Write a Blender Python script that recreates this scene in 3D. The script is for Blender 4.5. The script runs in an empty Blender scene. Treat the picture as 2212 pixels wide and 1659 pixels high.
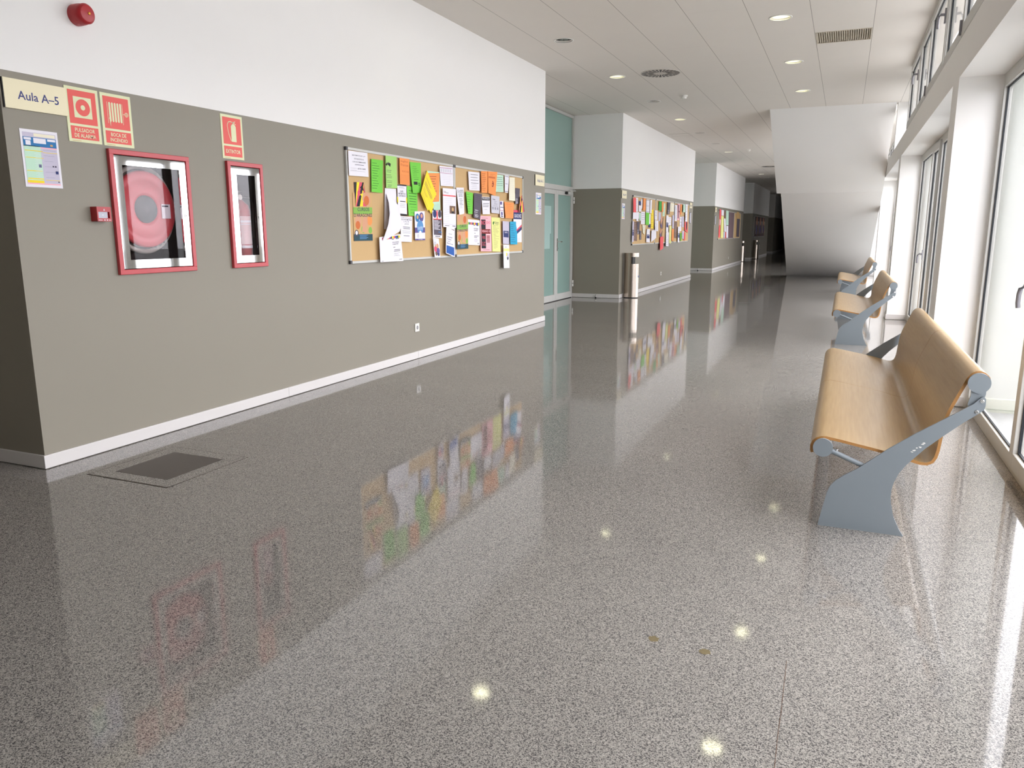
import bpy, math, random
from mathutils import Matrix, Vector
S = bpy.context.scene
COL = S.collection
random.seed(7)
# ------------------------------------------------------------------ camera
cam_d = bpy.data.cameras.new('camera'); cam = bpy.data.objects.new('camera', cam_d); COL.objects.link(cam)
cam_d.sensor_width = 36.0; cam_d.lens = 1661.5 / 2212 * 36.0; cam_d.clip_start = 0.05; cam_d.clip_end = 300
RT = Vector((0.920315, 0.391177, -0.000798)); UP = Vector((-0.075422, 0.179445, 0.980873)); FW = Vector((-0.383838, 0.902652, -0.194649))
m = Matrix.Identity(4)
for r in range(3):
    m[r][0] = RT[r]; m[r][1] = UP[r]; m[r][2] = -FW[r]
m.translation = Vector((0, 0, 1.29))
cam.matrix_world = m
S.camera = cam
# ------------------------------------------------------------------ sky, sun, exposure
w = bpy.data.worlds.new('sky'); S.world = w; w.use_nodes = True
WN = w.node_tree.nodes; WL = w.node_tree.links; bg = WN['Background']; bg.inputs[1].default_value = 1.0
# hazy white sky, clearly brighter round the veiled sun, which stands ahead and to the right of the windows
SKY, GLOW = 3.35, 4.4
tc = WN.new('ShaderNodeTexCoord'); dt = WN.new('ShaderNodeVectorMath'); dt.operation = 'DOT_PRODUCT'; dt.inputs[1].default_value = Vector((.60, .66, .45)).normalized()
mx_ = WN.new('ShaderNodeMath'); mx_.operation = 'MAXIMUM'; mx_.inputs[1].default_value = 0; pw = WN.new('ShaderNodeMath'); pw.operation = 'POWER'; pw.inputs[1].default_value = 7
ml = WN.new('ShaderNodeMath'); ml.operation = 'MULTIPLY_ADD'; ml.inputs[1].default_value = GLOW; ml.inputs[2].default_value = SKY
cl = WN.new('ShaderNodeVectorMath'); cl.operation = 'SCALE'; cl.inputs[0].default_value = (.965, .95, 1.025)
WL.new(tc.outputs['Generated'], dt.inputs[0]); WL.new(dt.outputs['Value'], mx_.inputs[0]); WL.new(mx_.outputs[0], pw.inputs[0]); WL.new(pw.outputs[0], ml.inputs[0])
WL.new(ml.outputs[0], cl.inputs[3]); WL.new(cl.outputs[0], bg.inputs[0])
vs = S.view_settings; vs.view_transform = 'Standard'; vs.look = 'None'; vs.gamma = 1.0; vs.exposure = 0.97; vs.use_curve_mapping = False
cy = S.cycles; cy.use_denoising = True; cy.adaptive_threshold = 0.025; cy.max_bounces = 10; cy.diffuse_bounces = 5; cy.glossy_bounces = 4; cy.transparent_max_bounces = 12
cy.transmission_bounces = 4; cy.sample_clamp_indirect = 6.0; cy.caustics_reflective = True; cy.blur_glossy = 1.0; cy.caustics_refractive = False
def portal(x, y0, y1, z0, z1):
    d = bpy.data.lights.new('sky_portal', 'AREA'); d.shape = 'RECTANGLE'; d.size = z1 - z0; d.size_y = y1 - y0
    d.cycles.is_portal = True
    o = bpy.data.objects.new('sky_portal', d); COL.objects.link(o); o.location = (x, (y0 + y1) / 2, (z0 + z1) / 2)
    o.rotation_euler = (0, math.radians(90), 0)
# ------------------------------------------------------------------ layout (metres; x across the corridor, y along it)
XL, XR, XG, XF = -3.98, 0.655, 0.926, 1.33      # left wall, right wall face, lower glass, outer end of the fins
XB = -4.96                                       # back of the recesses on the left
H, DADO = 3.46, 2.095                            # ceiling, top of the taupe band
Y0, Y1 = -6.0, 60.0
BAY = [(0.65, 6.47), (6.83, 12.69), (13.09, 18.85), (19.2, 25.0), (25.4, 31.2), (44.4, 45.5)]  # last bay: unseen window added to light the dark far corridor
PIERS = [(0.30, 0.65), (6.47, 6.83), (12.69, 13.09), (18.85, 19.2), (25.0, 25.4), (31.2, 31.6)]
LW = [(2.757, 10.555), (14.68, 22.35), (26.3, 34.15), (37.7, 45.8), (49.7, 57.5)]   # projecting blocks on the left

# ------------------------------------------------------------------ materials
def lin(c):
    if isinstance(c, str): c = [int(c[i:i+2], 16) for i in (0, 2, 4)]
    return tuple(((v/255)/12.92 if v/255 <= .04045 else ((v/255+.055)/1.055)**2.4) for v in c)
MATS = {}
def mat(name, col, rough=.6, metal=0, spec=.5, noise=0, nscale=8, emit=None, es=1, coat=0, bump=0, bscale=40):
    if name in MATS: return MATS[name]
    m = bpy.data.materials.new(name); m.use_nodes = True; nt = m.node_tree; N = nt.nodes; b = N['Principled BSDF']
    c = lin(col) + (1,)
    b.inputs['Base Color'].default_value = c; b.inputs['Roughness'].default_value = rough
    b.inputs['Metallic'].default_value = metal; b.inputs['Specular IOR Level'].default_value = spec
    b.inputs['Coat Weight'].default_value = coat; b.inputs['Coat Roughness'].default_value = .12
    m.diffuse_color = c
    tc = None
    if noise or bump:
        tc = N.new('ShaderNodeTexCoord')
    if noise:
        n = N.new('ShaderNodeTexNoise'); n.inputs['Scale'].default_value = nscale; n.inputs['Detail'].default_value = 4
        nt.links.new(tc.outputs['Object'], n.inputs['Vector'])
        mx = N.new('ShaderNodeMix'); mx.data_type = 'RGBA'
        mx.inputs[6].default_value = tuple(v*(1-noise) for v in c[:3]) + (1,); mx.inputs[7].default_value = tuple(min(1, v*(1+noise)) for v in c[:3]) + (1,)
        nt.links.new(n.outputs['Fac'], mx.inputs[0]); nt.links.new(mx.outputs[2], b.inputs['Base Color'])
    if bump:
        n = N.new('ShaderNodeTexNoise'); n.inputs['Scale'].default_value = bscale; nt.links.new(tc.outputs['Object'], n.inputs['Vector'])
        bp = N.new('ShaderNodeBump'); bp.inputs['Strength'].default_value = .5; bp.inputs['Distance'].default_value = bump
        nt.links.new(n.outputs['Fac'], bp.inputs['Height']); nt.links.new(bp.outputs[0], b.inputs['Normal'])
    if emit:
        b.inputs['Emission Color'].default_value = lin(emit) + (1,); b.inputs['Emission Strength'].default_value = es
    MATS[name] = m; return m
def glass(name, tint, refl=1.0, ior=1.5):
    if name in MATS: return MATS[name]
    m = bpy.data.materials.new(name); m.use_nodes = True; nt = m.node_tree; N = nt.nodes; N.clear()
    o = N.new('ShaderNodeOutputMaterial'); t = N.new('ShaderNodeBsdfTransparent'); t.inputs[0].default_value = lin(tint) + (1,)
    g = N.new('ShaderNodeBsdfGlossy'); g.inputs['Roughness'].default_value = 0.0; g.inputs[0].default_value = (refl, refl, refl, 1)
    f = N.new('ShaderNodeFresnel'); ge = N.new('ShaderNodeNewGeometry'); mr = N.new('ShaderNodeMapRange')
    mr.inputs[3].default_value = ior; mr.inputs[4].default_value = 1/ior         # same reflectance on both faces of a thin pane
    nt.links.new(ge.outputs['Backfacing'], mr.inputs[0]); nt.links.new(mr.outputs[0], f.inputs[0])
    mx = N.new('ShaderNodeMixShader')
    nt.links.new(f.outputs[0], mx.inputs[0]); nt.links.new(t.outputs[0], mx.inputs[1]); nt.links.new(g.outputs[0], mx.inputs[2]); nt.links.new(mx.outputs[0], o.inputs[0])
    MATS[name] = m; return m
def terrazzo():
    m = bpy.data.materials.new('polished_terrazzo'); m.use_nodes = True; nt = m.node_tree; N = nt.nodes; L = nt.links; b = N['Principled BSDF']
    tc = N.new('ShaderNodeTexCoord')
    v = N.new('ShaderNodeTexVoronoi'); v.inputs['Scale'].default_value = 360; v.inputs['Randomness'].default_value = 1
    wn = N.new('ShaderNodeTexNoise'); wn.inputs['Scale'].default_value = 300; wn.inputs['Detail'].default_value = 2
    vm = N.new('ShaderNodeVectorMath'); vm.operation = 'MULTIPLY_ADD'; vm.inputs[1].default_value = (.003, .003, 0)
    L.new(tc.outputs['Object'], wn.inputs['Vector']); L.new(wn.outputs['Color'], vm.inputs[0]); L.new(tc.outputs['Object'], vm.inputs[2]); L.new(vm.outputs[0], v.inputs['Vector'])
    sx = N.new('ShaderNodeSeparateColor'); L.new(v.outputs['Color'], sx.inputs[0])
    r = N.new('ShaderNodeValToRGB'); e = r.color_ramp.elements
    r.color_ramp.interpolation = 'LINEAR'
    e[0].position = 0.0; e[0].color = lin((70, 68, 68)) + (1,); e[1].position = 1.0; e[1].color = lin((176, 171, 162)) + (1,)
    for p, c in ((.22, (88, 85, 83)), (.42, (137, 133, 127)), (.8, (155, 150, 143))):
        q = e.new(p); q.color = lin(c) + (1,)
    L.new(sx.outputs[0], r.inputs[0])
    n2 = N.new('ShaderNodeTexNoise'); n2.inputs['Scale'].default_value = 1.1; n2.inputs['Detail'].default_value = 3; L.new(tc.outputs['Object'], n2.inputs['Vector'])
    mr = N.new('ShaderNodeMapRange'); mr.inputs[3].default_value = .88; mr.inputs[4].default_value = 1.08; L.new(n2.outputs['Fac'], mr.inputs[0])
    vm2 = N.new('ShaderNodeVectorMath'); vm2.operation = 'SCALE'; L.new(r.outputs[0], vm2.inputs[0]); L.new(mr.outputs[0], vm2.inputs[3])
    L.new(vm2.outputs[0], b.inputs['Base Color'])
    b.inputs['Roughness'].default_value = .055; b.inputs['IOR'].default_value = 1.55
    n3 = N.new('ShaderNodeTexNoise'); n3.inputs['Scale'].default_value = 2.2; n3.inputs['Detail'].default_value = 1; L.new(tc.outputs['Object'], n3.inputs['Vector'])
    bp = N.new('ShaderNodeBump'); bp.inputs['Strength'].default_value = .35; bp.inputs['Distance'].default_value = .0016
    L.new(n3.outputs['Fac'], bp.inputs['Height']); L.new(bp.outputs[0], b.inputs['Normal'])
    MATS['terrazzo'] = m; return m
def ceiling_panels():
    m = mat('ceiling_panel', (229, 223, 215), .85, noise=.015, nscale=3)
    nt = m.node_tree; N = nt.nodes; L = nt.links; b = N['Principled BSDF']; src = b.inputs['Base Color'].links[0].from_socket
    tc = N.new('ShaderNodeTexCoord'); s = N.new('ShaderNodeSeparateXYZ'); L.new(tc.outputs['Object'], s.inputs[0])
    def math_(op, a, bb):
        n = N.new('ShaderNodeMath'); n.operation = op
        for i, q in enumerate((a, bb)):
            if q is None: continue
            if isinstance(q, (int, float)): n.inputs[i].default_value = q
            else: L.new(q, n.inputs[i])
        return n.outputs[0]
    u = math_('DIVIDE', math_('ADD', s.outputs[0], 59.3 - .109), .593)
    fu = math_('FRACT', u, None); seamx = math_('LESS_THAN', fu, .0085)
    col = math_('FLOOR', u, None)
    off = math_('MULTIPLY', math_('FRACT', math_('MULTIPLY', col, .37), None), 4.0)
    fv = math_('FRACT', math_('DIVIDE', math_('ADD', math_('ADD', s.outputs[1], 40.0), off), 4.0), None)
    seamy = math_('MULTIPLY', math_('LESS_THAN', fv, .0008), .22)
    seam = math_('MAXIMUM', seamx, seamy)
    mx = N.new('ShaderNodeMix'); mx.data_type = 'RGBA'; L.new(seam, mx.inputs[0]); L.new(src, mx.inputs[6]); mx.inputs[7].default_value = lin((150, 143, 134)) + (1,)
    L.new(mx.outputs[2], b.inputs['Base Color'])
    return m
def plywood():
    m = bpy.data.materials.new('beech_plywood'); m.use_nodes = True; nt = m.node_tree; N = nt.nodes; L = nt.links; b = N['Principled BSDF']
    tc = N.new('ShaderNodeTexCoord'); mp = N.new('ShaderNodeMapping'); mp.inputs['Scale'].default_value = (30, 1.2, 30); L.new(tc.outputs['Object'], mp.inputs[0])
    n = N.new('ShaderNodeTexNoise'); n.inputs['Scale'].default_value = 3; n.inputs['Detail'].default_value = 5; L.new(mp.outputs[0], n.inputs['Vector'])
    r = N.new('ShaderNodeValToRGB'); e = r.color_ramp.elements; e[0].position = .3; e[0].color = lin((170, 136, 84)) + (1,); e[1].position = .7; e[1].color = lin((181, 148, 96)) + (1,)
    L.new(n.outputs['Fac'], r.inputs[0]); L.new(r.outputs[0], b.inputs['Base Color'])
    b.inputs['Roughness'].default_value = .38; b.inputs['Coat Weight'].default_value = .4; b.inputs['Coat Roughness'].default_value = .25
    MATS['ply'] = m; return m
M_WHITE = mat('white_wall_paint', (239, 237, 234), .75, noise=.012, nscale=2)
M_DADO = mat('taupe_wall_paint', (142, 136, 123), .5, noise=.02, nscale=2, spec=.35)
M_BASE = mat('pale_skirting', (214, 210, 207), .35)
M_FLOOR = terrazzo(); M_CEIL = ceiling_panels(); M_PLY = plywood()
M_PLYEDGE = mat('plywood_edge', (176, 126, 70), .5, noise=.15, nscale=300)
M_ALU = mat('anodised_aluminium', (192, 191, 186), .4, .05, noise=.02)
M_GASKET = mat('black_rubber_gasket', (22, 26, 32), .6)
M_GREYST = mat('grey_powder_coated_steel', (129, 137, 142), .42, 0, noise=.02)
M_TUBE = mat('galvanised_tube', (165, 166, 166), .35, .6)
M_CHROME = mat('bright_chrome', (225, 225, 225), .12, 1)
M_STEEL = mat('brushed_stainless_steel', (196, 184, 172), .27, 1, noise=.03, nscale=60)
M_MIRROR = mat('mirror_polished_steel', (235, 235, 235), .03, 1)
M_RED = mat('red_lacquer', (190, 62, 68), .35)
M_REDDK = mat('red_fire_equipment', (176, 40, 46), .35)
M_REDREEL = mat('red_hose_reel', (200, 70, 78), .4)
M_BLACK = mat('black_plastic', (24, 22, 22), .5)
M_DARKIN = mat('dark_cabinet_interior', (46, 32, 32), .8)
M_CORK = mat('cork', (203, 170, 122), .9, noise=.10, nscale=260)
M_CREAM = mat('cream_plastic', (236, 226, 190), .45)
M_LUM = mat('luminescent_sign_cream', (222, 224, 180), .45)
M_SIGNRED = mat('sign_red', (226, 78, 68), .45)
M_NAVY = mat('navy_print', (40, 48, 116), .5)
M_WHITEPL = mat('white_plastic', (232, 230, 224), .4)
M_FROST = mat('frosted_green_glass', (136, 164, 156), .22, spec=.6, noise=.03, nscale=1)
M_FROSTB = mat('paler_frosted_patch', (168, 196, 190), .25, spec=.6)
M_GLASS = glass('window_glass', (252, 253, 252))
M_CABGLASS = glass('cabinet_glass', (250, 247, 248), .42, 1.45)
M_CONC = mat('pale_exterior_render', (146, 151, 144), .9, noise=.02, nscale=3)
M_GROUND = mat('pale_exterior_paving', (160, 162, 160), .9, noise=.05, nscale=2)
M_PLINTH = mat('grey_plinth', (176, 180, 164), .8)
PC = dict(white=(236, 233, 240), green=(118, 206, 72), lime=(166, 216, 120), orange=(244, 152, 84), yellow=(250, 222, 52), mint=(194, 228, 204), pink=(250, 184, 194),
          blue=(40, 164, 204), charcoal=(92, 84, 96), navy=(48, 58, 110), cream=(240, 234, 210), paleyellow=(230, 230, 146), red=(236, 92, 96), brown=(122, 94, 80),
          lilac=(200, 194, 212), tan=(208, 170, 116), grey=(206, 204, 214), darkgreen=(52, 160, 62), black=(34, 32, 38), dkred=(128, 30, 30), pinkred=(222, 84, 110), purple=(96, 84, 148),
          teal=(42, 76, 86), sky=(96, 150, 204), royal=(38, 92, 172), skin=(214, 160, 128), ink=(70, 68, 84), leaf=(138, 184, 84), magenta=(180, 90, 140), dblue=(50, 120, 176), orangebrown=(208, 112, 60), dkgreen=(58, 120, 44))
def paper(c): return mat('paper_' + c, PC[c], .8, noise=.015, nscale=20)

# ------------------------------------------------------------------ mesh helpers
class MB:
    def __init__(s): s.v = []; s.f = []; s.m = []; s.mats = []; s.sm = []
    def mi(s, m):
        if m not in s.mats: s.mats.append(m)
        return s.mats.index(m)
    def add(s, vs, fs, m, smooth=False):
        o = len(s.v); s.v += [tuple(v) for v in vs]; k = s.mi(m)
        for f in fs: s.f.append([o+i for i in f]); s.m.append(k); s.sm.append(smooth)
        return s
    def box(s, x0, x1, y0, y1, z0, z1, m):
        x0, x1 = sorted((x0, x1)); y0, y1 = sorted((y0, y1)); z0, z1 = sorted((z0, z1))
        v = [(x, y, z) for z in (z0, z1) for y in (y0, y1) for x in (x0, x1)]
        return s.add(v, [(0, 2, 3, 1), (4, 5, 7, 6), (0, 1, 5, 4), (2, 6, 7, 3), (0, 4, 6, 2), (1, 3, 7, 5)], m)
    def prism(s, pts, y0, y1, m, side=None, smooth=False):   # pts: (x,z) outline, extruded along y
        n = len(pts); v = [(x, y0, z) for x, z in pts] + [(x, y1, z) for x, z in pts]
        s.add(v, [tuple(range(n)), tuple(range(2*n-1, n-1, -1))], m)
        s.add(v, [(i, (i+1) % n, n+(i+1) % n, n+i)[::-1] for i in range(n)], side or m, smooth); return s
    def prism_x(s, pts, x0, x1, m):                          # pts: (y,z) outline, extruded along x
        n = len(pts); v = [(x0, y, z) for y, z in pts] + [(x1, y, z) for y, z in pts]
        return s.add(v, [tuple(range(n-1, -1, -1)), tuple(range(n, 2*n))] + [(i, (i+1) % n, n+(i+1) % n, n+i) for i in range(n)], m)
    def cyl(s, c, ax, r, h, m, n=24, r2=None, caps=True, sx=1.0):
        r2 = r if r2 is None else r2; A = Vector(ax).normalized(); T = Vector((0, 0, 1)) if abs(A.z) < .9 else Vector((1, 0, 0))
        U = A.cross(T).normalized(); V = A.cross(U); c = Vector(c); vs = []
        for k, (rr, hh) in enumerate(((r, 0), (r2, h))):
            for i in range(n):
                a = 2*math.pi*i/n; vs.append(c + A*hh + U*(rr*math.cos(a)*sx) + V*(rr*math.sin(a)))
        s.add(vs, [(i, (i+1) % n, n+(i+1) % n, n+i) for i in range(n)], m, True)
        if caps: s.add(vs, [tuple(range(n-1, -1, -1)), tuple(range(n, 2*n))], m)
        return s
    def lathe(s, c, ax, prof, m, n=32):                      # prof: (radius, height along ax)
        A = Vector(ax).normalized(); T = Vector((0, 0, 1)) if abs(A.z) < .9 else Vector((1, 0, 0)); U = A.cross(T).normalized(); V = A.cross(U); c = Vector(c)
        vs = [c + A*h + (U*math.cos(2*math.pi*i/n) + V*math.sin(2*math.pi*i/n))*r for r, h in prof for i in range(n)]
        fs = [(k*n+i, k*n+(i+1) % n, (k+1)*n+(i+1) % n, (k+1)*n+i) for k in range(len(prof)-1) for i in range(n)]
        return s.add(vs, fs, m, True)
    def tube(s, path, r, m, n=10, closed=False):
        P = [Vector(p) for p in path]; vs = []; K = len(P)
        for k in range(K):
            t = (P[(k+1) % K] - P[k-1]) if closed else (P[min(k+1, K-1)] - P[max(k-1, 0)])
            t.normalize(); T = Vector((1, 0, 0)) if abs(t.x) < .9 else Vector((0, 0, 1)); U = t.cross(T).normalized(); V = t.cross(U)
            vs += [P[k] + (U*math.cos(2*math.pi*i/n) + V*math.sin(2*math.pi*i/n))*r for i in range(n)]
        R_ = K if closed else K-1
        fs = [(k*n+i, k*n+(i+1) % n, ((k+1) % K)*n+(i+1) % n, ((k+1) % K)*n+i) for k in range(R_) for i in range(n)]
        s.add(vs, fs, m, True)
        if not closed: s.add(vs, [tuple(range(n)), tuple(range((K-1)*n, K*n))], m)
        return s
    def build(s, name, parent=None, bevel=0, loc=None):
        me = bpy.data.meshes.new(name); me.from_pydata(s.v, [], s.f); me.update()
        for q in s.mats: me.materials.append(q)
        me.polygons.foreach_set('material_index', s.m); me.polygons.foreach_set('use_smooth', s.sm)
        o = bpy.data.objects.new(name, me); COL.objects.link(o)
        if parent: o.parent = parent
        if loc: o.location = loc
        if bevel:
            b = o.modifiers.new('bevel', 'BEVEL'); b.width = bevel; b.segments = 2; b.limit_method = 'ANGLE'; b.angle_limit = math.radians(50)
        return o
def tag(o, label=None, cat=None, group=None, kind=None):
    if label: o['label'] = label
    if cat: o['category'] = cat
    if group: o['group'] = group
    if kind: o['kind'] = kind
    return o
def empty(name, loc, label, cat, group=None, kind=None):
    o = bpy.data.objects.new(name, None); COL.objects.link(o); o.location = loc; o.empty_display_size = .1
    return tag(o, label, cat, group, kind)
def copy_tree(o, parent=None):
    c = o.copy(); COL.objects.link(c); c.parent = parent
    for ch in list(o.children): copy_tree(ch, c)
    return c
def struct(o, label=None): return tag(o, label, None, None, 'structure')
_TX = {}
def text_mesh(t):                                            # flat lettering, normalised to x 0..1, y 0..1
    if t not in _TX:
        c = bpy.data.curves.new('t', 'FONT'); c.body = t; c.resolution_u = 2; c.offset = .012
        o = bpy.data.objects.new('t', c); me = bpy.data.meshes.new_from_object(o)
        vs = [(v.co.x, v.co.y) for v in me.vertices]; fs = [tuple(p.vertices) for p in me.polygons]
        x0 = min(v[0] for v in vs); x1 = max(v[0] for v in vs); y0 = min(v[1] for v in vs); y1 = max(v[1] for v in vs)
        _TX[t] = ([((x-x0)/(x1-x0), (y-y0)/(y1-y0)) for x, y in vs], fs)
        bpy.data.objects.remove(o); bpy.data.meshes.remove(me); bpy.data.curves.remove(c)
    return _TX[t]
def wall_text(mb, t, x, y0, y1, z0, z1, m):                  # lettering standing on a plane that faces +x
    vs, fs = text_mesh(t); mb.add([(x, y0+(y1-y0)*u, z0+(z1-z0)*v) for u, v in vs], fs, m)
def wall_disc(mb, x, y, z, r, m, n=28, r0=0):
    if r0:
        vs = [(x, y+q*math.cos(2*math.pi*i/n), z+q*math.sin(2*math.pi*i/n)) for q in (r0, r) for i in range(n)]
        mb.add(vs, [(i, (i+1) % n, n+(i+1) % n, n+i)[::-1] for i in range(n)], m)
    else: mb.add([(x, y+r*math.cos(2*math.pi*i/n), z+r*math.sin(2*math.pi*i/n)) for i in range(n)], [tuple(range(n))], m)
def wall_poly(mb, x, pts, m): mb.add([(x, y, z) for y, z in pts], [tuple(range(len(pts)))], m)
def wall_rect(mb, x, y0, y1, z0, z1, m): wall_poly(mb, x, [(y0, z0), (y1, z0), (y1, z1), (y0, z1)], m)

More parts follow.
